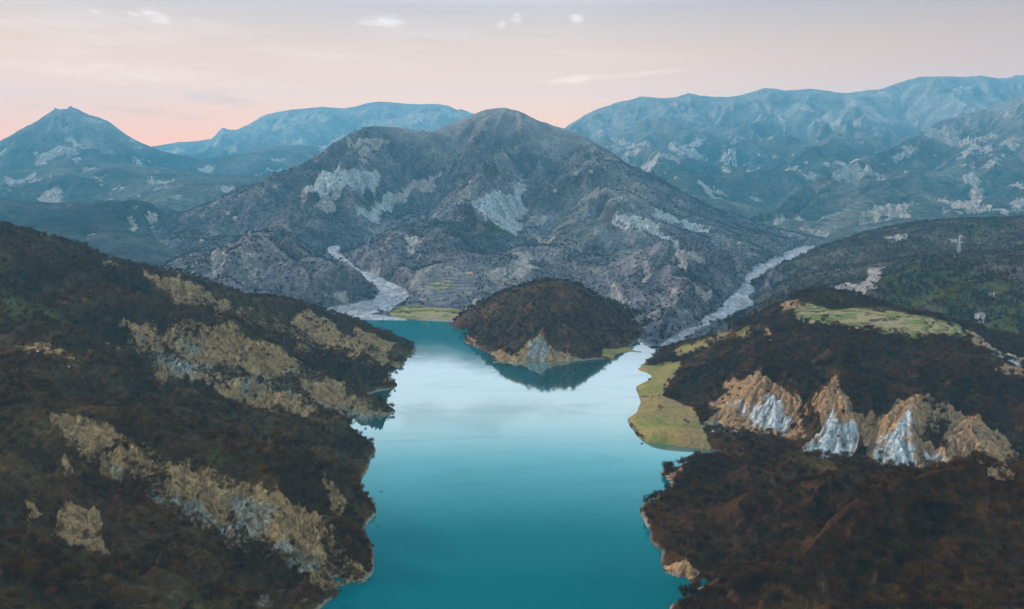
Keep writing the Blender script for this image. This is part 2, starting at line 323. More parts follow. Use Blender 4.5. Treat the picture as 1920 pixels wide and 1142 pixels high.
pts += [Q(1330,570,-8),Q(1240,560,-14),Q(1500,545,-4),Q(1700,510,0),Q(1900,490,6),Q(2100,470,20),Q(2250,450,30),Q(1330,376,2),Q(1400,376,5),Q(1479,377,10),Q(1530,378,15),Q(1584,381,22),Q(1650,386,31),Q(1720,392,37),Q(1795,394,38),Q(1480,450,11),Q(1400,453,6),Q(1560,446,19),Q(2250,300,70),Q(1700,200,38),Q(1400,200,12),Q(1250,200,-12),Q(1500,640,-5),Q(1900,640,0),Q(1150,400,-20),Q(1150,600,-20)]
h = Hill('wooded_slope', .13, .86, 205, 620, 460, 480, pts); HILLS['front'] = h
for p in [[(1236,905),(1268,872),(1290,868),(1275,895),(1255,914)],[(1240,1062),(1290,1048),(1310,1075),(1290,1086),(1262,1080)],[(1850,880),(1915,880),(1900,905),(1855,900)]]: h.paint('bare', p, 1, 5, 8)
h.erode(60, 4, 5, seed=8, rough=1.2, rough_wave=24); h.carve_rock(1.0, 9, 1.2, seed=5)

# ---- badland ridge with meadow and terraces
GS = [(1342,846),(1290,839),(1212,829),(1182,802),(1177,785),(1196,765),(1199,746),(1193,725),(1196,692),(1207,681),(1224,668)]
pts = shore(GS, -40)
pts += [Zp(*p) for p in [(1365,838,5),(1400,846,6),(1450,850,6),(1400,826,6),(1335,812,6),(1350,806,7),(1370,812,7),(1345,824,6)]]
pts += [Zp(*p) for p in [(1325,815,3),(1290,800,2.5),(1230,800,2),(1220,770,3),(1270,770,4),(1250,745,4),(1225,715,3),(1255,700,4),(1250,685,3)]]
pts += L_([(1250,738,708),(1290,692,765),(1350,662,765),(1420,642,750),(1500,630,725),(1600,622,720),(1700,627,705),(1800,650,680),(1870,678,650),(1920,700,625),(2020,730,600)])
pts += L_([(1330,752,690),(1370,735,668),(1422,697,645),(1450,712,635),(1482,745,615)], 20) + L_([(1340,800,625),(1400,806,608),(1462,812,592)], 20)
pts += L_([(1530,735,592),(1548,716,590),(1565,713,588),(1590,735,582),(1615,765,572)], 20) + L_([(1498,846,549),(1560,852,545),(1605,850,545)], 20)
pts += L_([(1650,785,562),(1690,752,565),(1725,745,568),(1745,770,560)], 20) + L_([(1640,850,538),(1690,866,527),(1715,866,527)], 20)
pts += L_([(1790,800,548),(1820,784,548),(1860,805,542),(1900,835,530)], 20) + L_([(1785,860,522),(1840,866,517),(1890,862,517)], 20)
pts += [P(*p) for p in [(1503,775,605),(1488,830,568),(1628,800,572),(1622,840,548),(1755,800,562),(1740,850,532),(1420,668,700),(1500,690,675),(1565,670,660),(1650,700,640),(1800,720,600),(1920,780,560),(1920,880,505),(1350,720,715),(1920,740,590)]]
pts += L_([(1490,600,800),(1550,600,790),(1620,605,770),(1720,615,745),(1815,638,715)]) + L_([(1480,572,850),(1600,575,850),(1700,590,815),(1800,618,760)])
pts += L_([(1490,558,880),(1540,546,880),(1600,556,872),(1660,577,850)]) + L_([(1810,620,765),(1860,648,740),(1920,678,700),(2000,700,680)])
pts += L_([(1480,560,890),(1440,585,890),(1400,603,885),(1350,627,875),(1300,642,870),(1262,655,875)])
pts += [P(*p) for p in [(1350,645,810),(1420,622,800)]]
pts += [Q(1540,960,30),Q(1700,940,25),Q(1850,900,25),Q(2050,850,25),Q(1400,1000,-3),Q(1300,985,-8),Q(1200,960,-12),Q(1500,500,5),Q(1420,540,5),Q(1900,450,8),Q(2200,500,20),Q(2200,800,40),Q(1350,500,-12),Q(1120,700,-15),Q(1600,1050,0),Q(2100,1050,10),Q(1300,1050,-12)]
h = Hill('badland_ridge', .10, .86, 440, 1050, 560, 620, pts, reg=1e-5); HILLS['bad'] = h
h.paint('grass', [(1177,785),(1199,746),(1240,742),(1300,765),(1315,800),(1336,845),(1212,829)], 1, 4, 4); h.paint('grass', [(1194,725),(1197,685),(1280,680),(1265,705),(1240,742),(1199,744)], 1, 4, 5)
h.paint('terrace', [(1490,572),(1560,575),(1700,588),(1800,612),(1815,640),(1700,630),(1560,612),(1490,605)], 1, 6, 8)
h.paint('grass', [(1490,570),(1560,575),(1700,588),(1800,612),(1815,640),(1700,630),(1560,612),(1490,605)], 1, 6, 8); h.paint('grass', [(1260,655),(1300,640),(1340,640),(1330,655),(1280,668)], .8, 8, 10); h.paint('grass',[(1290,640),(1370,612),(1440,612),(1400,640)],.55,10,16)
RB = [[(1355,720),(1385,700),(1390,720),(1370,740)],[(1362,740),(1420,688),(1455,708),(1492,745),(1488,785),(1470,815),(1410,808),(1375,785),(1350,775)],[(1320,790),(1350,765),(1375,775),(1368,800),(1335,803)],
      [(1522,748),(1552,708),(1564,700),(1598,740),(1600,765),(1612,780),(1608,830),(1600,852),(1545,856),(1497,848),(1515,820),(1540,790),(1535,760)],[(1592,770),(1622,765),(1620,800),(1608,825),(1595,800)],
      [(1630,800),(1660,765),(1662,785),(1640,810)],[(1618,822),(1650,780),(1684,738),(1706,745),(1738,752),(1738,800),(1715,830),(1725,874),(1655,872),(1625,850)],[(1712,745),(1745,748),(1760,775),(1730,765)],
      [(1770,818),(1792,774),(1828,774),(1875,800),(1915,838),(1895,870),(1840,878),(1780,866)],[(1712,825),(1745,822),(1770,845),(1795,875),(1722,875)],[(1775,780),(1800,765),(1810,780),(1790,800)],[(1460,562),(1500,560),(1500,575),(1470,580)],[(1430,610),(1450,615),(1445,632),(1432,625)],[(1318,755),(1340,750),(1335,765)],
      [(1810,615),(1840,628),(1870,650),(1920,670),(1920,690),(1860,665),(1820,640)],[(1860,690),(1920,682),(1920,700)]]
for p in RB: h.paint('bare', p, 1, 4, 4, .08)
for p in [[(1470,770),(1500,745),(1525,760),(1500,820),(1480,830)],[(1600,760),(1650,770),(1690,745),(1740,735),(1800,765),(1780,800),(1700,790),(1640,830),(1605,830)],[(1330,750),(1420,690),(1500,745),(1490,820),(1340,800)]]: h.paint('bare', p, .6, 8, 12, .1)
h.paint('bare', [(1520,640),(1700,640),(1640,650)], .3, 8, 14)
for p in [[(1395,765),(1425,735),(1445,722),(1482,752),(1486,785),(1466,812),(1415,806)],[(1497,852),(1515,815),(1545,782),(1560,745),(1575,765),(1605,785),(1614,820),(1603,856)],[(1600,790),(1615,800),(1605,830)],[(1636,842),(1668,795),(1695,768),(1708,800),(1705,830),(1720,872),(1660,868)],[(1322,800),(1345,780),(1360,800)],[(1365,755),(1400,735),(1395,760)],[(1830,630),(1880,655),(1920,672),(1920,690),(1860,665)],[(1745,850),(1780,855),(1785,866),(1740,866)]]: h.paint('white', p, .74, 14, 20)
h.erode(60, 7, 5, seed=3, keep=('grass',), rough=1.3, rough_wave=22); h.carve_rock(2.5, 14, 1.9, seed=6)
for p, a in (([(1195,748),(1245,740),(1300,765),(1330,798),(1338,845),(1300,838),(1290,800),(1240,785),(1200,775)], .9), ([(1240,690),(1270,690),(1255,738),(1235,735)], .7)): h.paint('gully', p, a, 14, 14)   # drier, brown turf

# ---- conical wooded headland in the lake
pts = shore([(868,618),(888,650),(899,668),(925,681),(965,689),(1010,682),(1060,681),(1110,678),(1150,673),(1203,661),(1213,652)], 0)[:]
pts += [(p[0] + dx, p[1] - .05, -14) for p, dx in [(Zp(u, v, 0), d) for u, v, d in [(868,618,-.02),(890,655,-.02),(925,681,-.01),(965,689,0),(1060,681,0),(1150,673,0),(1203,661,.01)]]]
pts += L_([(868,610,1045),(900,586,1030),(950,556,1010),(1000,538,1000),(1050,531,1000),(1100,546,1005),(1150,581,1010),(1190,616,1005),(1210,642,975)])
pts += [P(*p) for p in [(950,640,905),(1000,628,895),(1050,600,920),(1100,630,910),(1150,640,930),(920,640,930),(1000,580,950),(1080,580,950)]]
pts += L_([(975,652,874),(1005,636,884),(1050,652,874)])
pts += [Q(1050,1120,18),Q(950,1130,6),Q(1180,1110,8),Q(830,1110,-14),Q(820,950,-16),Q(1250,1000,-6),Q(1250,850,-14),Q(1000,1220,4),Q(850,760,-20),Q(1250,760,-20),Q(1100,1230,10)]
h = Hill('headland_hill', -.105, .20, 770, 1230, 320, 360, pts); HILLS['knoll'] = h
for p in [[(918,678),(945,660),(975,650),(995,630),(1018,622),(1032,640),(1042,655),(1030,684),(965,692)],[(895,668),(925,655),(960,648),(950,690),(915,682)],[(1040,655),(1062,652),(1090,672),(1085,680),(1035,680)],[(870,620),(890,640),(895,655),(880,640)]]: h.paint('bare', p, 1, 4, 7)
h.paint('white', [(990,640),(1012,624),(1032,645),(1020,675),(985,670)], .8, 6, 6)
h.paint('grass', [(1128,655),(1175,650),(1205,648),(1205,660),(1150,672),(1128,668)], .9, 4, 5)
h.erode(70, 10, 5, seed=12, rough=1.2, rough_wave=25); h.carve_rock(2, 16, 1.8, seed=3)

# ---- central mountain with the valley floor
pts = L_([(560,604,-1),(640,602,-.5),(690,600,0),(760,601,0),(800,602,0),(868,604,0)], 30, Zp) + L_([(1216,652,-.5),(1250,654,0.5)], 20, Zp)
pts += [Q(640,1020,-14),(Q(800,1010,-14)),Q(1000,1000,-10),Q(1150,930,-10),Q(1300,900,-10),Q(560,1000,-16),Q(1450,930,-8)]
RIV_L = [(630,588,1.5),(690,578,3),(735,560,5.5),(738,545,8),(705,527,12),(668,508,19),(645,492,25),(622,474,34),(628,462,42)]
RIV_R = [(1235,660,0.2),(1268,636,1.5),(1330,606,3.5),(1375,577,6),(1398,548,10),(1428,507,16),(1480,483,22),(1515,464,29)]
pts += L_(RIV_L, 25, Zp) + L_(RIV_R, 25, Zp)
pts += L_([(540,590,3),(480,575,6),(760,585,3),(850,588,3)], 40, Zp)
pts += L_([(880,220,2620),(905,210,2600),(940,203,2600),(975,210,2600),(1000,223,2600),(1060,245,2550),(1100,260,2500),(1150,290,2400),(1200,320,2300),(1260,352,2200),(1320,390,2100),(1400,425,2000),(1460,446,1950)])
pts += L_([(880,220,2620),(850,232,2620),(820,247,2600),(790,248,2560),(750,241,2500),(700,238,2450),(665,248,2420),(640,262,2400),(600,295,2350),(560,320,2300),(500,345,2250),(420,370,2200),(360,395,2150),(300,422,2100),(250,462,2000),(215,485,1930)])
pts += L_([(880,236,2700),(940,219,2690),(1000,239,2690),(1100,276,2590),(1200,336,2390)]) + L_([(820,263,2700),(750,257,2590),(700,254,2540),(640,278,2490),(560,336,2390),(420,386,2290)])
pts += [Q(940,3200,250),Q(1060,3100,170),Q(1200,2800,60),Q(1350,2600,20),Q(1460,2400,10),Q(820,3200,220),Q(700,3000,180),Q(560,2900,90),Q(420,2800,40),Q(250,2600,0),Q(940,4400,60),Q(600,4400,0),Q(1300,4400,0),Q(200,4000,-20),Q(100,2300,-10),Q(1600,2300,0),Q(1600,1500,-5),Q(1500,1200,-5),Q(0,1500,-10)]
pts += [P(*p) for p in [(940,262,2390),(930,330,2080),(900,400,1790),(860,440,1620),(820,480,1460),(780,520,1320),(775,562,1220),(850,562,1215),(900,522,1340),(880,575,1180),
   (830,300,2420),(840,360,2230),(790,410,2000),(740,330,2360),(715,385,2200),(680,425,2000),(642,455,1860),(690,300,2260),(640,350,2060),(595,400,1890),(545,435,1740),(480,442,1880),(570,452,1790),(400,430,2000),(330,455,1880),
   (1010,290,2430),(1000,360,2260),(975,410,2030),(1100,330,2100),(1150,390,1850),(1230,402,1950),(1130,440,1660),(1050,480,1560),(1000,510,1380),(1150,470,1600),(1300,432,1880),(1250,410,1950),(950,470,1600),(930,430,1760),(1000,455,1780),(720,450,1700),(700,480,1560),(740,500,1450)]]
pts += L_([(330,480,1400),(400,460,1390),(470,444,1380),(530,449,1370),(590,480,1360),(612,498,1350)])
pts += [P(*p) for p in [(350,530,1200),(450,540,1150),(540,560,1130),(580,540,1190),(430,500,1250),(520,500,1250)]] + [Q(470,1560,50),Q(400,1580,38),Q(330,1600,22),Q(560,1520,40)]
pts += L_([(1185,488,1400),(1230,464,1400),(1280,448,1400),(1330,468,1390),(1390,498,1360),(1416,522,1320)])
pts += [P(*p) for p in [(1230,525,1220),(1300,530,1210),(1345,555,1140),(1280,510,1250),(1150,535,1340),(1172,575,1170),(1180,600,1090),(1100,530,1380),(1110,570,1200),(1040,520,1400)]] + [Q(1280,1580,48),Q(1350,1540,30),Q(1200,1580,52)]
pts += L_([(1205,585,1080),(1260,562,1100),(1310,577,1080),(1335,598,1050)]) + [P(1260,622,975), P(1210,630,985)]
h = Hill('mountain', -.78, .50, 930, 4400, 720, 640, pts, bumps=[(652,1270,28,60,58),(900,1300,6,60,60)], zmin=-24); HILLS['mid'] = h
def river(h, nodes, wpx, key='gravel'):
    U, V = h.pix(); d = np.full(U.shape, 1e9); zz = np.zeros(U.shape)
    P3 = [(lambda p: (p[0] * math.exp(p[1]), math.exp(p[1]), p[2]))(Zp(*n)) for n in nodes]
    wob = fbm(h.X, h.Y, 90, 3, .5, 77) * 9
    for ((x0, y0, z0), (x1, y1, z1)), (w0, w1) in zip(zip(P3, P3[1:]), zip(wpx, wpx[1:])):
        ex, ey = x1 - x0, y1 - y0
        t = np.clip(((h.X - x0) * ex + (h.Y - y0) * ey) / (ex * ex + ey * ey), 0, 1)
        dd = np.hypot(h.X - x0 - ex * t, h.Y - y0 - ey * t) + wob - (w0 + (w1 - w0) * t)
        m = dd < d; d = np.where(m, dd, d); zz = np.where(m, z0 + (z1 - z0) * t, zz)
    k = 1 - sstep(-4, 22, d); h.z = h.z * (1 - k) + (zz + .6) * k
    h.at[key] = np.maximum(h.get(key), 1 - sstep(-5, 3, d))
river(h, RIV_L, [44,42,27,22,17,13,11,9,6]); river(h, RIV_R, [7,7,10,17,15,18,18,13])
h.paint('gravel', [(620,580),(700,590),(760,598),(760,603),(690,604),(560,600)], 1, 3, 3)
for p in [[(735,575),(780,572),(865,582),(870,600),(800,600),(740,596),(725,588)]]: h.paint('grass', p, .95, 4, 4); h.paint('terrace', p, 1, 4, 4)
for p in [[(770,500),(860,500),(900,520),(880,560),(800,570),(760,545)],[(900,485),(1000,500),(1010,540),(920,530)],[(860,500),(905,498),(900,520),(862,518)],[(1130,450),(1250,455),(1235,490),(1140,490)],[(1000,380),(1200,380),(1260,420),(1150,450),(1020,430)],[(1060,320),(1150,330),(1180,365),(1050,360)],[(1120,530),(1160,530),(1170,560),(1120,560)],[(560,515),(620,515),(610,545),(560,545)],[(200,470),(300,450),(330,470),(230,490)],[(1330,455),(1400,450),(1440,462),(1360,475)],[(530,545),(600,548),(600,556),(530,553)]]:
    h.paint('terrace', p, .9, 12, 16)
for p in [[(790,525),(850,520),(870,545),(800,560)],[(925,525),(975,520),(1000,540),(930,545)],[(1060,515),(1120,505),(1120,525)]]: h.paint('grass', p, .5, 8, 12)
MB = [[(570,330),(640,310),(650,330),(600,360),(575,350)],[(630,320),(700,310),(710,335),(690,355),(640,360),(625,345)],[(645,262),(690,252),(740,258),(720,270),(660,280)],[(660,285),(720,278),(700,292)],[(680,390),(720,370),(745,350),(740,385),(700,412),(670,405)],[(740,360),(800,330),(830,305),(820,330),(780,360),(745,390)],[(590,370),(620,360),(625,380),(600,390)],
      [(895,370),(940,345),(980,345),(985,380),(970,410),(985,430),(960,430),(930,410),(895,400),(885,385)],[(985,400),(1030,385),(1020,400),(990,415)],[(1010,440),(1030,432),(1035,455),(1012,455)],[(955,485),(1000,475),(1005,500),(975,530),(955,520)],[(925,500),(950,500),(945,535),(928,525)],
      [(1140,390),(1210,405),(1260,445),(1280,470),(1230,435),(1170,410)],[(1210,382),(1280,405),(1340,440),(1300,435),(1240,412)],[(1260,470),(1300,475),(1330,495),(1310,502),(1270,490)],[(1200,505),(1230,510),(1225,522),(1205,520)],[(1255,530),(1280,540),(1275,555),(1258,545)],[(1300,525),(1340,545),(1330,560),(1305,545)],[(1130,520),(1165,530),(1185,590),(1205,600),(1180,600),(1155,560)],[(690,430),(730,425),(720,440)],[(765,435),(790,440),(785,460),(765,455)],
      [(400,470),(425,470),(415,500),(395,505)],[(450,475),(480,480),(470,495),(445,495)],[(350,500),(370,505),(365,520),(348,515)],[(690,500),(715,510),(700,525)],[(300,380),(330,380),(320,400),(300,405)],[(240,420),(262,425),(250,440)],[(860,575),(900,560),(910,580),(880,598)],[(600,545),(640,555),(650,565),(610,560)],[(1180,575),(1215,580),(1205,592)]]
for p in MB: h.paint('bare', p, .95, 6, 14, .06)
for p in [MB[1], MB[7], MB[12], MB[13], MB[4], MB[0]]: h.paint('white', p, .9, 9, 10)
h.paint('olive', [(895,415),(960,430),(970,445),(910,440)], .9, 8, 10)
h.low = .35 + .65 * sstep(50, 170, h.z)
h.erode(380, 46, 6, seed=21, slope_k=1.2, keep=('gravel', 'grass'), rough=5, rough_wave=90); h.carve_rock(5, 55, 8, seed=22)

# ---- far ranges
def far(name, key, a0, a1, y0, y1, nc, nr, pts, wave, amp, seed, bare=(), terr=(), rough=12, olive=(), zmin=-30):
    h = Hill(name, a0, a1, y0, y1, nc, nr, pts, coarse=2, reg=8e-7, zmin=zmin); HILLS[key] = h
    for p in bare: h.paint('bare', p, .9, 5, 12, .08)
    for p in terr: h.paint('terrace', p, .8, 10, 14)
    for p in olive: h.paint('olive', p, .62, 14, 22)
    h.low = .22 + .78 * sstep(.25 * amp, 2.6 * amp, h.z)
    h.erode(wave, amp, 6, seed=seed, slope_k=1.4, maxgrad=.16, rough=rough, rough_wave=wave * .4); h.carve_rock(amp * .12, wave * .2, amp * .25, seed=seed + 1)
def fr(nodes, Y, step=9):            # a skyline, and the ground that drops away behind it
    nn = [(n[0], n[1], Y) if len(n) == 2 else n for n in nodes]
    return L_(nn, step) + L_([(u, v + 22, y * 1.035) for u, v, y in nn], step * 2) + L_([(u, v + 17, y * .957) for u, v, y in nn], step * 2)

pts = L_([(1440,548,1240),(1452,520,1330),(1470,497,1410),(1525,472,1490),(1600,445,1550),(1680,427,1560),(1720,419,1550),(1800,414,1500),(1860,416,1450),(1920,418,1400),(2050,412,1400)])
pts += [P(*p) for p in [(1500,545,1160),(1600,522,1160),(1700,502,1150),(1800,522,1050),(1900,560,950),(1900,620,850),(1800,612,880),(1700,592,930),(1600,567,1000),(1650,480,1290),(1750,460,1330),(1850,470,1250),(1520,505,1330)]]
pts += L_([(1350,602,4),(1392,590,6),(1425,570,7),(1432,550,9)], 20, Zp)
pts += [Q(1600,1780,10),Q(1800,1850,40),Q(2050,1850,60),Q(1420,1500,0),Q(1380,1250,-5),Q(1300,1050,-10),Q(1400,1800,-10),Q(2150,900,60),Q(2150,820,30),Q(1500,900,0),Q(1600,800,0)]
far('bushy_hill', 'right', .24, .84, 800, 1850, 400, 420, pts, 120, 9, 33, rough=2,
    bare=[[(1555,540),(1600,530),(1650,510),(1658,515),(1650,535),(1610,555),(1565,550)],[(1625,510),(1655,505),(1660,530),(1635,535)],[(1660,452),(1695,442),(1700,448),(1670,455)],[(1780,452),(1800,446),(1812,458),(1790,462)],[(1820,590),(1845,592),(1850,610),(1830,608)],[(1770,482),(1800,480),(1795,486)],[(1850,558),(1870,555),(1865,575)],[(1745,470),(1775,462),(1770,470)]],
    olive=[[(1680,500),(1750,490),(1830,510),(1920,540),(1920,640),(1840,640),(1780,600),(1680,580),(1640,550)],[(1780,420),(1880,415),(1860,450),(1800,450)]])
h = HILLS['right']

pts = fr([(1400,412,2600),(1420,408,2600),(1450,394,2750),(1500,356,3000),(1570,320,3300),(1640,290,3500),(1700,262,3700),(1750,236,3900),(1800,216,4000),(1860,196,4000),(1920,178,4000),(2020,160,4000)], 0)
pts += [P(*p) for p in [(1450,442,2350),(1550,448,2200),(1650,425,2300),(1800,405,2400),(1920,405,2400),(2020,410,2400),(1700,345,2950),(1850,300,3250),(1600,380,2700),(1750,380,2700),(1920,330,3000),(1850,350,2850),(1530,405,2600),(1800,270,3500),(1900,240,3600)]]
pts += [Q(1500,3600,50),Q(1700,4500,250),Q(1920,4800,380),Q(2050,4800,450),Q(1350,2800,-10),Q(1400,2150,5),Q(1600,2000,20),Q(1900,2000,40),Q(2100,2000,40)]
far('spur_range', 'spur', .24, .86, 2000, 4800, 440, 340, pts, 480, 58, 44, terr=[[(1650,280),(1800,290),(1850,330),(1700,350)],[(1500,400),(1600,380),(1650,400),(1550,430)]],
    bare=[[(1610,415),(1640,392),(1700,388),(1715,410),(1670,425),(1610,428)],[(1750,258),(1775,232),(1800,240),(1800,252),(1860,240),(1880,250),(1790,262)],[(1810,275),(1825,265),(1822,280)],[(1840,280),(1852,262),(1862,278)],[(1880,275),(1900,260),(1920,270),(1900,282)],[(1680,290),(1705,265),(1720,272),(1700,288)],[(1725,355),(1790,370),(1850,400),(1900,415),(1820,410),(1760,385)],[(1800,320),(1825,322),(1850,350),(1840,352)],[(1890,370),(1920,350),(1920,405),(1900,400)],[(1760,400),(1800,395),(1830,405),(1770,410)],[(1440,425),(1460,410),(1475,408),(1460,430)],[(1480,440),(1530,435),(1590,430),(1540,450)],[(1410,415),(1430,420),(1425,432)],[(1740,255),(1760,240),(1770,250)]])

pts = fr([(1000,262),(1060,238),(1100,214),(1150,195),(1200,184),(1240,187),(1268,184),(1290,176),(1318,184),(1370,184),(1400,177),(1430,167),(1470,171),(1500,170),(1520,167),(1560,172),(1590,177),(1640,171),(1690,155),(1720,148),(1760,147),(1800,146),(1840,141),(1880,150),(1905,143),(1960,140),(2060,140)], 6000)
pts += L_([(1222,232,5200),(1232,250,4950),(1270,310,3950),(1330,372,3150)]) + L_([(1600,224,5150),(1585,240,4850),(1535,292,4050),(1490,345,3450)]) + L_([(1440,230,5250),(1420,290,4550),(1400,345,3850)])
pts += [P(*p) for p in [(1330,262,5350),(1370,330,4500),(1410,395,3150),(1530,236,5250),(1500,285,4950),(1100,300,4500),(1150,340,3900),(1420,400,2950),(1480,445,2350),(1700,200,5600),(1800,190,5500),(1920,180,5500),(1650,260,4900)]]
pts += [Q(1100,7000,250),Q(1500,7200,500),Q(2000,7200,700),Q(1300,2600,30),Q(1700,2400,-30),Q(2000,2400,-30),Q(1000,4500,100),Q(1700,3300,60),Q(2000,3300,150)]
far('mountain_range', 'range', .0, .86, 2250, 7200, 560, 380, pts, 1000, 85, 58, rough=18,
    bare=[[(1150,250),(1170,245),(1185,258),(1160,265)],[(1180,262),(1215,268),(1225,280),(1190,275)],[(1275,266),(1305,268),(1310,280),(1280,278)],[(1335,300),(1375,308),(1400,330),(1370,320)],[(1360,290),(1400,310),(1418,330),(1405,335)],[(1370,240),(1395,235),(1390,255)],[(1540,225),(1575,225),(1570,235),(1545,235)],[(1560,265),(1580,255),(1585,270),(1565,275)],[(1590,265),(1625,250),(1620,260),(1600,275)],[(1205,310),(1230,325),(1270,310),(1275,330),(1250,350),(1220,335)],[(1320,345),(1360,360),(1380,370),(1340,365)],[(1150,215),(1200,205),(1190,215)],[(1460,195),(1475,215),(1465,245),(1455,230)]],
    olive=[[(1190,295),(1235,290),(1250,310),(1230,325)],[(1340,320),(1400,330),(1395,345),(1350,340)]])

pts = fr([(-160,345),(-60,300),(0,264),(25,250),(50,236),(75,222),(95,209),(107,204),(114,210),(121,211),(128,200),(137,201),(150,207),(180,219),(205,228),(230,249),(260,267),(300,282),(330,289),(360,296),(400,310)], 5000)
pts += [P(*p) for p in [(0,330,3800),(60,315,3900),(150,300,4100),(250,320,3900),(330,340,3600),(420,345,3500),(0,395,2900),(100,390,2900),(200,385,2900),(300,380,2900),(400,370,3000),(130,250,4500),(80,270,4400),(200,280,4300),(-120,380,3200),(500,345,3400)]]
pts += [Q(-200,6200,150),Q(130,6200,300),Q(400,6200,150),Q(-250,2500,20),Q(200,2500,20),Q(500,2500,20),Q(560,4500,120)]
h_ = pts; far('pyramid_peak', 'peak', -.86, -.25, 2450, 6200, 520, 360, pts, 560, 52, 68,
    bare=[[(60,285),(110,260),(118,285),(80,305)],[(120,235),(160,270),(175,285),(140,265)],[(240,290),(280,310),(305,330),(280,325)],[(60,370),(100,355),(125,370),(105,392),(75,392)],[(280,350),(320,350),(318,358),(290,358)],[(130,310),(150,315),(140,325)],[(0,335),(60,330),(80,345),(20,345)],[(180,330),(200,340),(185,350)],[(150,330),(170,318),(175,325)]],
    olive=[[(100,392),(150,370),(210,382),(210,395)]])

pts = fr([(240,282),(290,276),(330,269),(370,266),(398,262),(406,250),(412,243),(420,241),(428,244),(436,248),(470,231),(490,218),(515,212),(545,207),(575,206),(605,202),(640,205),(680,196),(705,192),(730,194),(760,196),(820,197),(850,202),(870,208),(888,216),(920,228),(980,245)], 7500)
pts += [P(*p) for p in [(330,320,5000),(430,330,4600),(520,320,4800),(600,300,5200),(700,290,5500),(800,285,5600),(930,290,5600),(480,270,6500),(560,250,6800),(640,250,6600),(740,240,6800),(840,245,6700)]]
pts += [Q(300,9000,200),Q(600,9000,500),Q(900,9000,400),Q(250,4200,60),Q(600,4200,60),Q(950,4200,60)]
far('plateau_range', 'plateau', -.52, .05, 4100, 9000, 480, 300, pts, 900, 80, 71, rough=8, bare=[[(560,290),(640,250),(720,215),(860,205),(870,215),(780,235),(720,260),(640,290)],[(405,272),(440,280),(430,288),(405,282)],[(480,225),(600,212),(640,215),(600,228),(520,235)],[(480,330),(530,318),(525,325)]])

pts = L_([(-150,372,2450),(0,378,2450),(40,379,2450),(85,386,2400),(130,396,2350),(180,387,2350),(230,383,2350),(290,396,2250),(330,420,2150)], 20)
pts += [P(*p) for p in [(50,430,2000),(100,440,1900),(200,475,1680),(300,480,1700),(150,420,2050),(250,440,1950),(0,450,1800)]]
pts += [Q(-200,2900,30),Q(200,2900,20),Q(450,2700,0),Q(-200,1400,20),Q(200,1350,20),Q(400,1500,5),Q(420,2000,10)]
far('foothill', 'foot', -.84, -.36, 1350, 2900, 320, 280, pts, 280, 36, 81, rough=5, bare=[[(245,420),(262,425),(250,445)],[(160,445),(178,450),(165,460)],[(275,410),(300,405),(290,425)]])

# ------------------------------------------------------------------ materials
def srgb(*c): return tuple(((x / 255 + .055) / 1.055) ** 2.4 if x > 10 else x / 255 / 12.92 for x in c) + (1,)
class NT:
    def __init__(s, name):
        s.m = bpy.data.materials.new(name); s.m.use_nodes = True; s.t = s.m.node_tree; s.t.nodes.clear()
        s.out = s.n('ShaderNodeOutputMaterial')
    def n(s, k): return s.t.nodes.new(k)
    def l(s, a, b): s.t.links.new(a, b)
    def put(s, sock, x):
        if isinstance(x, (int, float, tuple)): sock.default_value = x
        else: s.l(x, sock)
    def math(s, op, a, b=0., c=0., clamp=False):
        m = s.n('ShaderNodeMath'); m.operation = op; m.use_clamp = clamp
        for i, x in enumerate((a, b, c)): s.put(m.inputs[i], x)
        return m.outputs[0]
    def mix(s, f, a, b, mode='MIX'):
        m = s.n('ShaderNodeMix'); m.data_type = 'RGBA'; m.blend_type = mode
        s.put(m.inputs[0], f); s.put(m.inputs[6], a); s.put(m.inputs[7], b); return m.outputs[2]
    def pos(s): return s.n('ShaderNodeNewGeometry').outputs['Position']
    def noise(s, wave, detail=4, rough=.55, stretch=(1, 1, 1), dist=0, vec=None):
        mp = s.n('ShaderNodeMapping'); s.l(vec or s.pos(), mp.inputs[0]); mp.inputs['Scale'].default_value = tuple(x / wave for x in stretch)
        t = s.n('ShaderNodeTexNoise'); t.inputs['Scale'].default_value = 1; t.inputs['Detail'].default_value = detail
        t.inputs['Roughness'].default_value = rough; t.inputs['Distortion'].default_value = dist; s.l(mp.outputs[0], t.inputs[0]); return t.outputs[0]
    def attr(s, k, inst=False):
        a = s.n('ShaderNodeAttribute'); a.attribute_name = k
        if inst: a.attribute_type = 'INSTANCER'
        return a.outputs['Fac']
    def ramp(s, f, stops):
        r = s.n('ShaderNodeValToRGB'); e = r.color_ramp.elements
        e[0].position, e[0].color = stops[0]; e[1].position, e[1].color = stops[-1]
        for p, c in stops[1:-1]: e.new(p).color = c
        s.l(f, r.inputs[0]); return r.outputs[0]
    def rng(s, f, a, b, c=0., d=1., smooth=True):
        m = s.n('ShaderNodeMapRange'); m.interpolation_type = 'SMOOTHSTEP' if smooth else 'LINEAR'
        s.put(m.inputs[0], f)
        for i, x in enumerate((a, b, c, d)): m.inputs[i + 1].default_value = x
        return m.outputs[0]
    def bsdf(s, col, rough=.95, spec=.1, normal=None):
        b = s.n('ShaderNodeBsdfPrincipled'); s.put(b.inputs['Base Color'], col); s.put(b.inputs['Roughness'], rough); b.inputs['Specular IOR Level'].default_value = spec
        if normal is not None: s.l(normal, b.inputs['Normal'])
        s.l(b.outputs[0], s.out.inputs[0]); return b
    def bump(s, hgt, dist, strength=1):
        b = s.n('ShaderNodeBump'); b.inputs['Distance'].default_value = dist; b.inputs['Strength'].default_value = strength; s.l(hgt, b.inputs['Height']); return b.outputs[0]

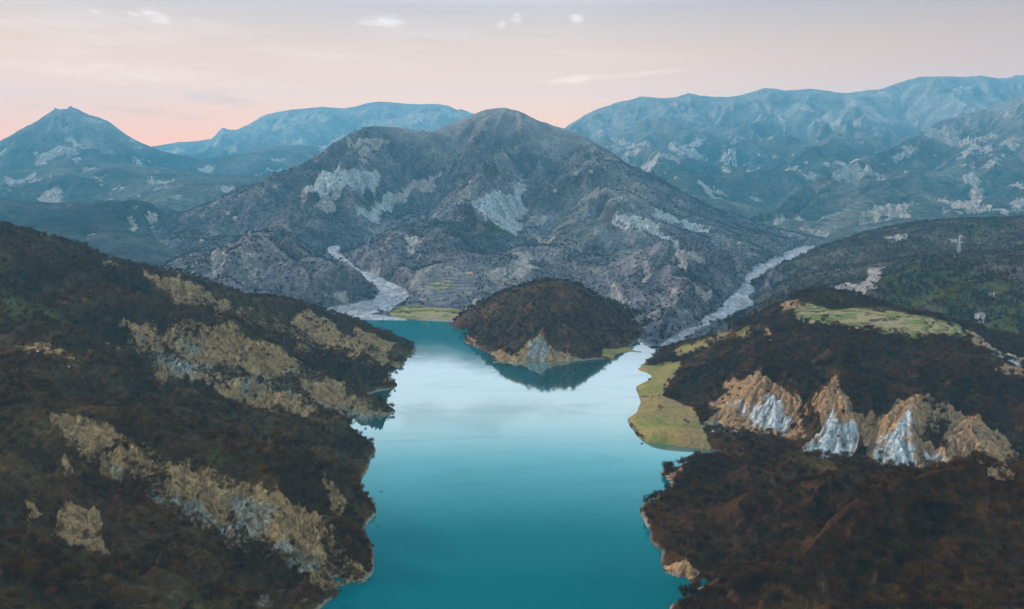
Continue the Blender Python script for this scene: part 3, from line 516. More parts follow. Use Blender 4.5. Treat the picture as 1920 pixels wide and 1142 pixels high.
ALP = {'mountain_ground': (180, 420), 'distant_slope': (260, 640)}
def ground_material(name, W, veg, ochre, pale, tex=1.0, auto_rock=0.0):
    """W: size in metres of the smallest tufts that matter at this distance"""
    t = NT(name)
    big, med, fine = t.noise(W * 40, 5, .6), t.noise(W * 9, 5, .6), t.noise(W * 1.6, 4, .65)
    v = t.ramp(t.math('ADD', t.math('MULTIPLY', big, .6), t.math('MULTIPLY', med, .4)), [(.32, veg[0]), (.46, veg[1]), (.56, veg[2]), (.68, veg[3])])
    v = t.mix(1, v, t.ramp(fine, [(.3, (.45, .45, .45, 1)), (.55, (1, 1, 1, 1)), (.72, (1.7, 1.7, 1.7, 1))]), 'MULTIPLY')
    v = t.mix(t.rng(t.math('ADD', t.attr('olive'), t.math('MULTIPLY_ADD', med, 1.0, -.5)), .35, .75), v, t.ramp(fine, [(.3, (.022, .024, .007, 1)), (.7, (.075, .070, .018, 1))]))
    if auto_rock > .5:               # thin turf and scree above the woods
        sz = t.n('ShaderNodeSeparateXYZ'); t.l(t.pos(), sz.inputs[0])
        alp = t.rng(t.math('ADD', sz.outputs[2], t.math('MULTIPLY_ADD', big, 260., -130.)), *ALP[name])
        v = t.mix(t.math('MULTIPLY', alp, .85), v, t.ramp(t.math('ADD', t.math('MULTIPLY', med, .5), t.math('MULTIPLY', fine, .5)), [(.3, (.085, .08, .08, 1)), (.5, (.16, .145, .14, 1)), (.7, (.28, .255, .24, 1))]))
    # bare ground: ochre above, grey marl below, streaked down the slope
    streak = t.noise(W * 2.2, 5, .65, (1, 1, .22), 1.6); spot = t.noise(W * 1.1, 4, .6)
    col = t.mix(t.rng(t.math('ADD', t.attr('white'), t.math('MULTIPLY_ADD', med, 1.2, -.6)), .25, .75), t.ramp(streak, [(.3, ochre[0]), (.5, ochre[1]), (.7, ochre[2])]), t.ramp(streak, [(.28, pale[0]), (.5, pale[1]), (.7, pale[2])]))
    col = t.mix(t.math('MULTIPLY', t.rng(t.attr('gully'), .40, .85), .8), col, t.mix(.6, col, veg[1]))
    bare = t.math('ADD', t.attr('bare'), t.math('ADD', t.math('MULTIPLY_ADD', med, .5, -.25), t.math('MULTIPLY_ADD', spot, .75, -.37)))
    if auto_rock:
        geo = t.n('ShaderNodeNewGeometry'); sp = t.n('ShaderNodeSeparateXYZ'); t.l(geo.outputs['Normal'], sp.inputs[0])
        steep = t.rng(sp.outputs[2], .965, .84)
        patch = t.rng(t.noise(W * 22, 4, .6), .50, .66)
        bare = t.math('ADD', bare, t.math('MULTIPLY', t.math('MULTIPLY', steep, patch), auto_rock))
    col = t.mix(1, col, t.ramp(spot, [(.30, (.35, .33, .30, 1)), (.44, (1, 1, 1, 1)), (.62, (1.05, 1.05, 1.05, 1)), (.75, (1.3, 1.3, 1.3, 1))]), 'MULTIPLY')
    c = t.mix(t.rng(bare, .40, .64), v, col)
    sl = t.n('ShaderNodeSeparateXYZ'); t.l(t.pos(), sl.inputs[0])     # bare strip left by the falling water
    c = t.mix(t.math('MULTIPLY', t.rng(t.math('ADD', sl.outputs[2], t.math('MULTIPLY', fine, -1.6)), 0.7, -.3), t.rng(med, .40, .62, 0., .8)), c, t.ramp(spot, [(.3, (.12, .095, .07, 1)), (.7, (.32, .27, .21, 1))]))
    # terraced fields follow the contour
    sp = t.n('ShaderNodeSeparateXYZ'); t.l(t.pos(), sp.inputs[0])
    zz = t.math('ADD', sp.outputs[2], t.math('MULTIPLY', med, W * 1.8))
    st = t.math('FRACT', t.math('DIVIDE', zz, max(1.7, W * .75)))
    fld = t.math('MULTIPLY', t.rng(st, .25, .5), t.rng(t.noise(W * 14, 3, .6), .40, .55))
    c = t.mix(t.math('MULTIPLY', t.math('MULTIPLY', t.attr('terrace'), fld), .3), c, t.mix(t.rng(big, .4, .6), srgb(132, 138, 112), srgb(150, 140, 128)))
    g = t.ramp(t.math('ADD', t.math('MULTIPLY', t.noise(W * 16, 5, .6, dist=.6), .65), t.math('MULTIPLY', med, .35)), [(.36, (.21, .115, .045, 1)), (.45, (.24, .155, .055, 1)), (.53, (.165, .145, .040, 1)), (.62, (.13, .125, .030, 1)), (.70, (.19, .15, .055, 1))])
    g = t.mix(1, g, t.ramp(fine, [(.3, (.7, .7, .7, 1)), (.7, (1.2, 1.2, 1.2, 1))]), 'MULTIPLY')
    g = t.mix(t.math('MULTIPLY', t.attr('terrace'), t.math('MULTIPLY', t.rng(st, .26, .12), t.rng(med, .30, .45))), g, (.03, .026, .014, 1))
    g = t.mix(t.math('MULTIPLY', t.attr('gully'), t.rng(t.noise(W * 5, 4, .6), .38, .56)), g, t.ramp(fine, [(.3, (.12, .075, .038, 1)), (.7, (.23, .145, .075, 1))]))
    strip = t.mix(t.rng(st, .45, .6), (.115, .125, .035, 1), (.23, .165, .085, 1)); strip = t.mix(1, strip, t.ramp(fine, [(.3, (.65, .65, .65, 1)), (.7, (1.25, 1.25, 1.25, 1))]), 'MULTIPLY')
    g = t.mix(t.math('MULTIPLY', t.attr('terrace'), t.rng(st, .12, .24)), g, strip)
    c = t.mix(t.rng(t.math('ADD', t.attr('grass'), t.math('MULTIPLY_ADD', fine, .5, -.25)), .35, .65), c, g)
    gr = t.ramp(t.noise(W * 4, 7, .7, (1, .4, 1), 2.2), [(.34, (.10, .095, .098, 1)), (.5, (.235, .215, .215, 1)), (.62, (.36, .335, .335, 1))])
    c = t.mix(t.rng(t.attr('gravel'), .3, .7), c, gr)
    hb = t.math('ADD', t.math('MULTIPLY', fine, 1.0), t.math('MULTIPLY', streak, t.math('MULTIPLY', t.attr('bare'), 1.0)))
    t.bsdf(c, .95, .08, t.bump(hb, W * tex, .9)).inputs['Specular IOR Level'].default_value = 0; return t.m

VEG_NEAR = [(.022, .008, .003, 1), (.040, .016, .006, 1), (.054, .025, .008, 1), (.065, .040, .014, 1)]
VEG_LEFT = [(.024, .011, .004, 1), (.044, .021, .008, 1), (.064, .034, .012, 1), (.075, .052, .020, 1)]
VEG_MID = [(.036, .033, .040, 1), (.080, .070, .080, 1), (.14, .118, .125, 1), (.20, .18, .145, 1)]
VEG_RED = [(.04, .019, .010, 1), (.068, .032, .016, 1), (.095, .045, .022, 1), (.085, .055, .026, 1)]
VEG_HILL = [(.030, .021, .018, 1), (.055, .040, .034, 1), (.080, .060, .048, 1), (.11, .09, .055, 1)]
OCHRE = [(.075, .044, .021, 1), (.22, .132, .058, 1), (.38, .24, .11, 1)]
RUST = [(.08, .052, .030, 1), (.26, .155, .080, 1), (.48, .24, .10, 1)]
PALE = [(.13, .135, .13, 1), (.36, .375, .37, 1), (.60, .62, .615, 1)]
PALE2 = [(.075, .080, .068, 1), (.17, .175, .15, 1), (.33, .33, .29, 1)]
OCHRE_FAR = [(.13, .105, .09, 1), (.25, .20, .175, 1), (.38, .33, .29, 1)]
PALE_FAR = [(.15, .15, .145, 1), (.27, .27, .26, 1), (.42, .42, .40, 1)]
MATS = {'left': ground_material('scrub_hillside', 2.2, VEG_LEFT, OCHRE, PALE2), 'front': ground_material('woodland_floor', 2.2, VEG_NEAR, RUST, PALE), 'bad': ground_material('badland', 2.2, VEG_NEAR, RUST, PALE),
        'knoll': ground_material('russet_hill', 2.5, VEG_RED, OCHRE, PALE2), 'right': ground_material('bushy_ground', 3.2, VEG_HILL, OCHRE_FAR, PALE2, auto_rock=.3),
        'mid': ground_material('mountain_ground', 5, VEG_MID, OCHRE_FAR, PALE_FAR, auto_rock=.51)}
VEG_FAR = [(.022, .028, .028, 1), (.045, .046, .044, 1), (.085, .076, .068, 1), (.14, .125, .10, 1)]
MFAR = ground_material('distant_slope', 11, VEG_FAR, OCHRE_FAR, PALE_FAR, auto_rock=.75)
MATS['foot'] = ground_material('wooded_foothill', 7, [(.012, .015, .018, 1), (.028, .030, .032, 1), (.055, .050, .050, 1), (.10, .09, .075, 1)], OCHRE_FAR, PALE_FAR, auto_rock=.4)
for k, h in HILLS.items(): h.build(MATS.get(k, MFAR))

# ------------------------------------------------------------------ lake and lake bed
def sheet(name, x0, x1, y0, y1, z, mat):
    me = bpy.data.meshes.new(name); me.from_pydata([(x0, y0, z), (x1, y0, z), (x1, y1, z), (x0, y1, z)], [], [(0, 1, 2, 3)]); me.materials.append(mat)
    o = bpy.data.objects.new(name, me); COL.objects.link(o); o['kind'] = 'structure'; return o
t = NT('valley_soil'); t.bsdf(t.ramp(t.noise(300, 6), [(.35, VEG_MID[0]), (.65, VEG_MID[2])])); sheet('ground', -20000, 20000, -4000, 24000, -32, t.m)
t = NT('lake_water')
lw = t.n('ShaderNodeLayerWeight'); lw.inputs[0].default_value = .5
rip = t.math('ADD', t.math('MULTIPLY', t.noise(1.4, 3, .6, (1, .55, 1)), .5), t.math('MULTIPLY', t.noise(5, 3, .6, (1, .5, 1)), 1.0))
calm = t.noise(70, 5, .6, (.35, 1.6, 1), 1.2); breeze_painted_refl = t.math('MULTIPLY_ADD', t.rng(calm, .5, .65), .12, t.attr('gully'), True)       # wind streaks, plus painted patches dulling the mirror in place of the mountain's reflection
nrm = t.bump(rip, t.math('MULTIPLY_ADD', breeze_painted_refl, .018, .02) if False else .03, .13)
t.l(nrm, lw.inputs['Normal'])
fac = t.ramp(lw.outputs['Facing'], [(.48, (.004,) * 3 + (1,)), (.53, (.015,) * 3 + (1,)), (.58, (.10,) * 3 + (1,)), (.64, (.32,) * 3 + (1,)), (.70, (.58,) * 3 + (1,)), (.76, (.72,) * 3 + (1,)), (.84, (.76,) * 3 + (1,))])
fac = t.math('MULTIPLY', fac, t.math('MULTIPLY_ADD', breeze_painted_refl, -.72, 1.0))
dif = t.n('ShaderNodeBsdfDiffuse'); t.put(dif.inputs[0], t.mix(t.rng(t.noise(200, 3), .35, .65), (.0015, .068, .073, 1), (.002, .082, .088, 1)))
gl = t.n('ShaderNodeBsdfGlossy'); gl.inputs['Color'].default_value = (.97, 1, 1, 1); gl.inputs['Roughness'].default_value = .05; t.l(nrm, gl.inputs['Normal'])
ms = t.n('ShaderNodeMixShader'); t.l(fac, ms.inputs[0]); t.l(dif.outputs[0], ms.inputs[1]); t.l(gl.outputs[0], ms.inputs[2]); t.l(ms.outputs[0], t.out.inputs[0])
LAKE = Hill('lake', -.62, .62, 120, 1180, 200, 260, [(-.6, 5, 0), (.6, 5, 0), (0, 6, 0), (.6, 7, 0)])
for p, a in (([(560,590),(900,590),(880,640),(925,690),(1000,705),(900,690),(840,672),(760,672),(700,690)], 1.0), ([(745,770),(800,752),(850,775),(930,750),(1030,757),(950,790),(925,815),(850,800),(760,800)], .27), ([(1010,775),(1100,763),(1090,772),(1030,785)], .22)): LAKE.paint('gully', p, a, 18, 6, .2)  # far-shore patch darkened to look like the mountain's reflection
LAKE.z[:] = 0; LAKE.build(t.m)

# ------------------------------------------------------------------ haze
def haze():
    x0, x1, y0, y1, z0, z1 = -9500, 9500, -900, 9400, -33.0, 1150
    v = [(x, y, z) for z in (z0, z1) for y in (y0, y1) for x in (x0, x1)]
    me = bpy.data.meshes.new('haze'); me.from_pydata(v, [], [(0, 2, 3, 1), (4, 5, 7, 6), (0, 1, 5, 4), (2, 6, 7, 3), (0, 4, 6, 2), (1, 3, 7, 5)])
    m = bpy.data.materials.new('haze_air'); m.use_nodes = True; nt = m.node_tree; nt.nodes.clear()
    o = nt.nodes.new('ShaderNodeOutputMaterial'); p = nt.nodes.new('ShaderNodeVolumePrincipled')
    p.inputs['Color'].default_value = HAZE_COL; p.inputs['Density'].default_value = HAZE_D; p.inputs['Anisotropy'].default_value = 0.0
    nt.links.new(p.outputs[0], o.inputs['Volume']); me.materials.append(m)
    ob = bpy.data.objects.new('haze', me); COL.objects.link(ob); ob['kind'] = 'stuff'; ob['label'] = 'blue haze filling the valley air'
HAZE_D, HAZE_COL = 7.4e-5, (.21, .72, 1.0, 1)
haze()

# ------------------------------------------------------------------ objects
def mesh_obj(name, v, f, mat, parent=None, loc=(0, 0, 0)):
    me = bpy.data.meshes.new(name); me.from_pydata(v, [], f); me.materials.append(mat); me.update()
    o = bpy.data.objects.new(name, me); COL.objects.link(o); o.location = loc
    if parent: o.parent = parent
    return o
def empty(name, loc, rz=0):
    o = bpy.data.objects.new(name, None); COL.objects.link(o); o.location = loc; o.rotation_euler = (0, 0, rz); o.empty_display_size = 1; return o
def tag(o, label, cat, group=None):
    o['label'] = label; o['category'] = cat
    if group: o['group'] = group
def tube(V, Fc, p, q, r0, r1, n=4):
    d = np.array(q, float) - p; d /= np.linalg.norm(d) + 1e-9; a = np.cross(d, (.3, .9, .2)); a /= np.linalg.norm(a); b = np.cross(d, a); k = len(V)
    for c, r in ((p, r0), (q, r1)):
        for i in range(n):
            t = 2 * math.pi * i / n; V.append(tuple(np.array(c) + (a * math.cos(t) + b * math.sin(t)) * r))
    for i in range(n): j = (i + 1) % n; Fc.append((k + i, k + j, k + n + j, k + n + i))
    Fc.append(tuple(range(k + n, k + 2 * n)))
def box(V, Fc, x0, x1, y0, y1, z0, z1):
    k = len(V); V += [(x, y, z) for z in (z0, z1) for y in (y0, y1) for x in (x0, x1)]
    Fc += [tuple(k + i for i in q) for q in ((0, 2, 3, 1), (4, 5, 7, 6), (0, 1, 5, 4), (2, 6, 7, 3), (0, 4, 6, 2), (1, 3, 7, 5))]
t = NT('twigs'); oi = t.n('ShaderNodeObjectInfo')
tw = t.ramp(oi.outputs['Random'], [(0, (.042, .014, .004, 1)), (.35, (.058, .021, .005, 1)), (.6, (.074, .028, .006, 1)), (.8, (.090, .038, .008, 1)), (.93, (.074, .042, .008, 1)), (1, (.046, .032, .008, 1))])
tw = t.mix(1, tw, t.ramp(t.noise(45, 3), [(.34, (.75, .74, .75, 1)), (.66, (1.2, 1.15, 1.05, 1))]), 'MULTIPLY')
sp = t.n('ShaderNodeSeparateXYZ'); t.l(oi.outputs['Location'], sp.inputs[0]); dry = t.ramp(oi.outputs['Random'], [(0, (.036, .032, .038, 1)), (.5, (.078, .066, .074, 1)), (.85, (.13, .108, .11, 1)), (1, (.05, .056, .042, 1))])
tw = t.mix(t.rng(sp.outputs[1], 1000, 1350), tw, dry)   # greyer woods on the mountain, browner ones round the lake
dx_ = t.math('SUBTRACT', sp.outputs[0], 45.); dy_ = t.math('SUBTRACT', sp.outputs[1], 965.); rs = t.math('SQRT', t.math('ADD', t.math('MULTIPLY', dx_, dx_), t.math('MULTIPLY', dy_, dy_)))
tw = t.mix(t.math('MULTIPLY', t.rng(sp.outputs[0], -20, -60), t.rng(sp.outputs[1], 1000, 900)), tw, t.mix(1, tw, (1.45, 1.38, 1.3, 1), 'MULTIPLY'))  # twigs left of the lake brightened in colour to look better lit
rus = t.math('MULTIPLY', t.rng(rs, 185, 130), t.rng(oi.outputs['Random'], .25, .4))
tw = t.mix(rus, tw, t.ramp(oi.outputs['Random'], [(0, (.045, .019, .010, 1)), (.6, (.095, .038, .017, 1)), (1, (.12, .065, .028, 1))]))
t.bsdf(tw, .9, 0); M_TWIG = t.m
t = NT('bark'); t.bsdf(t.ramp(t.noise(.6, 3), [(.3, (.025, .012, .005, 1)), (.7, (.06, .032, .014, 1))]), .9, 0); M_BARK = t.m
t = NT('needles'); oi = t.n('ShaderNodeObjectInfo'); t.bsdf(t.ramp(oi.outputs['Random'], [(0, (.008, .016, .010, 1)), (.6, (.018, .032, .018, 1)), (1, (.035, .045, .022, 1))]), .8, .15); M_NEEDLE = t.m

def tree_meshes(seed, H, Rr, n_tw, up):
    rg = random.Random(seed); V, Fc = [], []; V2, F2 = [], []; tips = []
    lean = (rg.uniform(-.05, .05) * H, rg.uniform(-.05, .05) * H)
    top = (lean[0], lean[1], H * .62); tube(V, Fc, (0, 0, -.5), (lean[0] * .5, lean[1] * .5, H * .32), H * .026, H * .018, 5); tube(V, Fc, (lean[0] * .5, lean[1] * .5, H * .32), top, H * .018, H * .008, 4); tips.append(top)
    for k in range(9):
        t0 = rg.uniform(.2, .58); a = rg.uniform(0, 6.28); p = (lean[0] * t0, lean[1] * t0, H * t0); r = Rr * rg.uniform(.45, .8)
        q = (p[0] + math.cos(a) * r, p[1] + math.sin(a) * r, min(H * .9, p[2] + H * rg.uniform(.18, .34))); tube(V, Fc, p, q, H * .010, H * .004, 3); tips.append(q)
    for k in range(n_tw):
        c = rg.choice(tips); b = [c[i] + rg.gauss(0, 1) * (Rr * .30, Rr * .30, H * .10)[i] for i in range(3)]; b[2] = max(.3, min(b[2], H * .86))
        d = np.array([b[0] * .55 + rg.gauss(0, .35) * Rr, b[1] * .55 + rg.gauss(0, .35) * Rr, up * Rr * rg.uniform(.5, 1.3)]); d /= np.linalg.norm(d); ln = H * rg.uniform(.10, .22)
        s = np.cross(d, (rg.gauss(0, 1), rg.gauss(0, 1), rg.gauss(0, 1))); s /= np.linalg.norm(s) + 1e-9; wd = H * rg.uniform(.010, .022); i = len(V2); b = np.array(b)
        V2 += [tuple(b - s * wd), tuple(b + s * wd), tuple(b + d * ln * .6 + s * wd * 1.3), tuple(b + d * ln)]; F2 += [(i, i + 1, i + 2, i + 3)]
    return (V, Fc), (V2, F2)
def conifer_meshes(seed, H, Rr):
    rg = random.Random(seed); V, Fc, V2, F2 = [], [], [], []
    tube(V, Fc, (0, 0, -.5), (0, 0, H * .95), H * .022, H * .004, 5)
    for k in range(230):
        t = rg.random() ** .8; z = H * (.10 + .88 * t); r = Rr * (1 - t) ** .8 * rg.uniform(.5, 1.1) + .15; a = rg.uniform(0, 6.28); ca, sa = math.cos(a), math.sin(a); w_ = r * .30 + .12; i = len(V2); r0 = r * rg.uniform(0, .35)
        V2 += [(ca * r0 + sa * w_, sa * r0 - ca * w_, z), (ca * r0 - sa * w_, sa * r0 + ca * w_, z + .1), (ca * r - sa * w_ * .3, sa * r + ca * w_ * .3, z - r * .35), (ca * r + sa * w_ * .3, sa * r - ca * w_ * .3, z - r * .3)]; F2 += [(i, i + 1, i + 2, i + 3)]
    return (V, Fc), (V2, F2)
def mk(name, geo, mat):
    me = bpy.data.meshes.new(name); me.from_pydata(geo[0], [], geo[1]); me.materials.append(mat); me.update(); return me
PROTO = []
for sd_, H_, R_, n_, u_ in ((1, 6, 2.3, 240, 1.0), (2, 6, 1.9, 220, 1.5), (3, 5, 2.6, 260, .7), (4, 6.5, 1.7, 200, 1.8)):
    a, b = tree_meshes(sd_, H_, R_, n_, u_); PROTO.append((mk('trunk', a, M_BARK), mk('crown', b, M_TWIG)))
CON = []
for sd_, H_, R_ in ((5, 9, 2.6), (6, 8, 3.0), (7, 11, 2.8)):
    a, b = conifer_meshes(sd_, H_, R_); CON.append((mk('trunk', a, M_BARK), mk('crown', b, M_NEEDLE)))
def plant(kind, name, p, rz, s, label, cat, group):
    o = empty(name, p, rz); o.scale = (s, s, s * random.uniform(.9, 1.15)); tag(o, label, cat, group)
    for part, me in zip(('trunk', 'crown'), kind):
        c = bpy.data.objects.new(part, me); COL.objects.link(c); c.parent = o
    return o

def scatter(key, dens, kmax, amin=-.74, amax=.74, ymax=1e9, bare_keep=.06, terr_keep=.25):
    """points of the wood that grows on one hill"""
    h = HILLS[key]; rg = np.random.default_rng(hash(key) % 1 + len(key) * 7 + 3)
    area = h.Y ** 2 * (h.a[1] - h.a[0]) * (h.s[1] - h.s[0])
    b = sstep(.25, .7, h.get('bare') + fbm(h.X, h.Y, 14, 2, .5, 5) * .25)
    d = dens * (1 - (1 - bare_keep) * b) * (1 - .995 * sstep(.1, .5, h.get('grass'))) * (1 - sstep(.05, .3, h.get('gravel'))) * (1 - (1 - terr_keep) * h.get('terrace'))
    d = d * np.clip(.75 + fbm(h.X, h.Y, 45, 3, .5, 15) * 1.1, .12, 1.3) * (h.A > amin) * (h.A < amax) * (h.Y < ymax)
    wts = (area * d).ravel(); tot = min(kmax, int(wts.sum())); cells = rg.choice(wts.size, tot, p=wts / wts.sum())
    a = h.A.ravel()[cells] + (rg.random(tot) - .5) * (h.a[1] - h.a[0]); s = h.S.ravel()[cells] + (rg.random(tot) - .5) * (h.s[1] - h.s[0])
    y = np.exp(s); x = a * y; z = h.height(x, y); ok = z > .8
    for k, g in HILLS.items():
        if k != key: ok &= g.height(x, y) < z + .5
    return x[ok], y[ok], z[ok]
def wood(name, label, pts, smin, smax, protos, rg):
    x, y, z = pts; n = len(x); me = bpy.data.meshes.new(name); me.vertices.add(n); me.vertices.foreach_set('co', np.stack([x, y, z], -1).astype(np.float32).ravel())
    for k, dt, val in (('turn', 'FLOAT', rg.random(n) * 6.28), ('size', 'FLOAT', smin + (smax - smin) * rg.random(n) ** 1.5), ('kind', 'INT', rg.integers(0, len(protos), n))):
        at = me.attributes.new(k, dt, 'POINT'); at.data.foreach_set('value', val.astype(np.float32 if dt == 'FLOAT' else np.int32))
    o = bpy.data.objects.new(name, me); COL.objects.link(o); o['kind'] = 'stuff'; o['label'] = label
    ng = bpy.data.node_groups.new(name + '_scatter', 'GeometryNodeTree'); ng.interface.new_socket('Geometry', in_out='INPUT', socket_type='NodeSocketGeometry'); ng.interface.new_socket('Geometry', in_out='OUTPUT', socket_type='NodeSocketGeometry')
    N, Lk = ng.nodes, ng.links; gi, go = N.new('NodeGroupInput'), N.new('NodeGroupOutput'); ip = N.new('GeometryNodeInstanceOnPoints'); jn = N.new('GeometryNodeJoinGeometry')
    for p in reversed(protos):
        j2 = N.new('GeometryNodeJoinGeometry'); gti = N.new('GeometryNodeGeometryToInstance')
        for c in p.children:
            oi = N.new('GeometryNodeObjectInfo'); oi.transform_space = 'ORIGINAL'; oi.inputs['Object'].default_value = c; Lk.new(oi.outputs['Geometry'], j2.inputs[0])
        Lk.new(j2.outputs[0], gti.inputs[0]); Lk.new(gti.outputs[0], jn.inputs[0])
    def named(k, dt):
        q = N.new('GeometryNodeInputNamedAttribute'); q.data_type = dt; q.inputs[0].default_value = k; return q.outputs[0]
    cx = N.new('ShaderNodeCombineXYZ'); Lk.new(named('turn', 'FLOAT'), cx.inputs[2])
    Lk.new(gi.outputs[0], ip.inputs['Points']); Lk.new(jn.outputs[0], ip.inputs['Instance']); ip.inputs['Pick Instance'].default_value = True
    Lk.new(named('kind', 'INT'), ip.inputs['Instance Index']); Lk.new(cx.outputs[0], ip.inputs['Rotation']); Lk.new(named('size', 'FLOAT'), ip.inputs['Scale'])
    Lk.new(ip.outputs[0], go.inputs[0]); md = o.modifiers.new('scatter', 'NODES'); md.node_group = ng; return o
def pixel(x, y, z):
    dep = y * CP - (z - CAM_H) * SP; up = y * SP + (z - CAM_H) * CP; return CX + F * x / dep, CY - F * up / dep
def seen(x, y, z):                   # not behind any ridge
    n = 40; ok = np.ones(len(x), bool)
    for k in range(1, n):
        t = .35 + .64 * k / n; xx, yy, zz = x * t, y * t, CAM_H + (z + 4 - CAM_H) * t
        for key in ('left', 'front', 'bad'): ok &= HILLS[key].height(xx, yy) < zz
    return ok
rg = np.random.default_rng(5)
NEAR = {}
for key, dens, kmax, nind, lab, grp in (('front', .085, 26000, 150, 'bare brown tree in the dense wood filling the lower right corner', 'trees of the lower right wood'), ('left', .075, 60000, 150, 'bare brown tree in the scrub filling the lower left corner', 'trees of the lower left scrub')):
    x, y, z = scatter(key, dens, kmax, bare_keep=.22 if key == 'left' else .06); U, V = pixel(x, y, z); dist = np.sqrt(x * x + y * y + (z - CAM_H) ** 2)
    inv = (U > 8) & (U < 1912) & (V > 40) & (V < 1136); inv[inv] &= seen(x[inv], y[inv], z[inv])
    order = np.argsort(np.where(inv, dist, 1e9))[:nind]; rest = np.ones(len(x), bool); rest[order] = False
    NEAR[key] = [plant(PROTO[i % 4], 'bare_tree', (x[i], y[i], z[i] - .15), rg.random() * 6.28, rg.uniform(.7, 1.15), lab, 'tree', grp) for i in map(int, order)]
    NEAR[key + '_rest'] = (x[rest], y[rest], z[rest])
def four(lst):
    o, seenm = [], set()
    for q in lst:
        m = q.children[0].data.name
        if m not in seenm: seenm.add(m); o.append(q)
    return o
TREES = four(NEAR['front'])
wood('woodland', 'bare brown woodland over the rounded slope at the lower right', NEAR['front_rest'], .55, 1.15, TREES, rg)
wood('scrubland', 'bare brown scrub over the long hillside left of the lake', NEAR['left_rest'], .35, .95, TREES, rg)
wood('woodland', 'bare dark wood around the orange and white badland cliffs', scatter('bad', .085, 45000), .5, 1.1, TREES, rg)
wood('woodland', 'russet wood covering the rounded headland in the lake', scatter('knoll', .06, 16000, bare_keep=.1), .5, 1.1, TREES, rg)
wood('woodland', 'grey brown bushes on the hill behind the green terraces', scatter('right', .04, 60000), .45, 1.05, TREES, rg)
wood('woodland', 'thin bare woods and hedges on the central mountain', scatter('mid', .03, 210000, ymax=2450, bare_keep=.05), .4, 1.0, TREES, rg)

ORDER = ('front', 'left', 'bad', 'knoll', 'right', 'mid', 'foot', 'spur', 'range', 'peak', 'plateau')
def locate(u, v):
    best = None
    for k in ORDER:
        h = HILLS[k]; dx, dy, dz = ray(u, v); a = dx / dy
        if not h.a[0] <= a <= h.a[-1]: continue
        a, s = h.hit(u, v)
        if s is not None and (best is None or s < best[1]): best = (a, s)
    y = math.exp(best[1]); x = best[0] * y
    return x, y, max(float(h.height(np.array([x]), np.array([y]))[0]) for h in HILLS.values())

# evergreens on the right hillside
h = HILLS['right']; m = sstep(.3, .55, h.get('olive')) * (fbm(h.X, h.Y, 60, 2, .5, 4) > -.1) * (h.Y < 1400); wts = (h.Y ** 2 * m).ravel(); pick = rg.choice(wts.size, 900, p=wts / wts.sum()); got = 0
for i in pick:
    x, y, z = float(h.X.ravel()[i]), float(h.Y.ravel()[i]), float(h.z.ravel()[i]); u, v = pixel(x, y, z)
    if got >= 190 or not (u < 1912 and v < 650): continue
    if not seen(np.array([x]), np.array([y]), np.array([z + 3.]))[0]: continue
    plant(CON[got % 3], 'evergreen_tree', (x, y, z - .2), rg.random() * 6.28, rg.uniform(.6, 1.1), 'dark green evergreen tree in the grove on the right hillside', 'tree', 'evergreens on the right hillside'); got += 1
# dark bushes and a few evergreens round the meadow
for (u, v, s, lab) in [(1223, 747, .35, 'low dark bush at the left end of the neck between the two meadows'), (1236, 744, .4, 'low dark bush at the right end of the neck between the two meadows'), (1285, 799, .22, 'tiny dark bush in the middle of the lower meadow'), (1266, 792, .2, 'tiny dark bush left of the mid meadow bush'), (1301, 803, .24, 'tiny dark bush near the right side of the lower meadow'), (1232, 771, .3, 'dark bush on the brown upper part of the lower meadow'), (1203, 688, .55, 'dark bush on the shore at the upper meadow tip')]:
    plant(PROTO[2], 'bush', locate(u, v), rg.random() * 6, s, lab, 'bush', 'bushes on the lakeside meadow')
for (u, v, s, lab) in [(1247, 672, .55, 'small evergreen closest to the inlet above the meadow'), (1262, 664, .6, 'small evergreen right of the inlet, second from the water'), (1277, 660, .55, 'small evergreen on the grassy bank, third from the water'), (1400, 628, .6, 'lone dark evergreen on the spur left of the terraces')]:
    plant(CON[1], 'evergreen_tree', locate(u, v), rg.random() * 6, s, lab, 'tree', 'evergreens by the inlet')

# houses
t = NT('house_plaster'); t.bsdf(t.ramp(t.noise(2.5, 4), [(.3, (.26, .25, .23, 1)), (.7, (.44, .42, .39, 1))]), .9); M_WALL = t.m
t = NT('roof_tiles'); t.bsdf(t.ramp(t.noise(1.2, 3), [(.3, (.24, .12, .08, 1)), (.7, (.42, .24, .17, 1))]), .9); M_ROOF = t.m
t = NT('house_opening'); t.bsdf((.03, .035, .04, 1), .3, .4); M_OPEN = t.m
V, Fc = [], []; box(V, Fc, -5, 5, -3.5, 3.5, -1.5, 5); k = len(V); V += [(-5, 0, 7.2), (5, 0, 7.2)]; Fc += [(4, 6, k), (7, 5, k + 1)]; ME_WALL = mk('wall', (V, Fc), M_WALL)
V, Fc = [], []
for sy in (-1, 1):
    k = len(V); V += [(-5.5, sy * 4.1, 4.75), (5.5, sy * 4.1, 4.75), (5.5, 0, 7.45), (-5.5, 0, 7.45), (-5.5, sy * 4.1, 5.0), (5.5, sy * 4.1, 5.0), (5.5, 0, 7.7), (-5.5, 0, 7.7)]
    Fc += [tuple(k + i for i in q) for q in ((0, 1, 2, 3), (4, 5, 6, 7), (0, 1, 5, 4), (0, 3, 7, 4), (1, 2, 6, 5))]
ME_ROOF = mk('roof', (V, Fc), M_ROOF)
V, Fc = [], []; box(V, Fc, -.5, .5, -3.6, -3.45, 0, 2.1); ME_DOOR = mk('door', (V, Fc), M_OPEN)
V, Fc = [], []; box(V, Fc, -.55, .55, -3.58, -3.45, 1.0, 2.2); ME_WIN = mk('window', (V, Fc), M_OPEN)
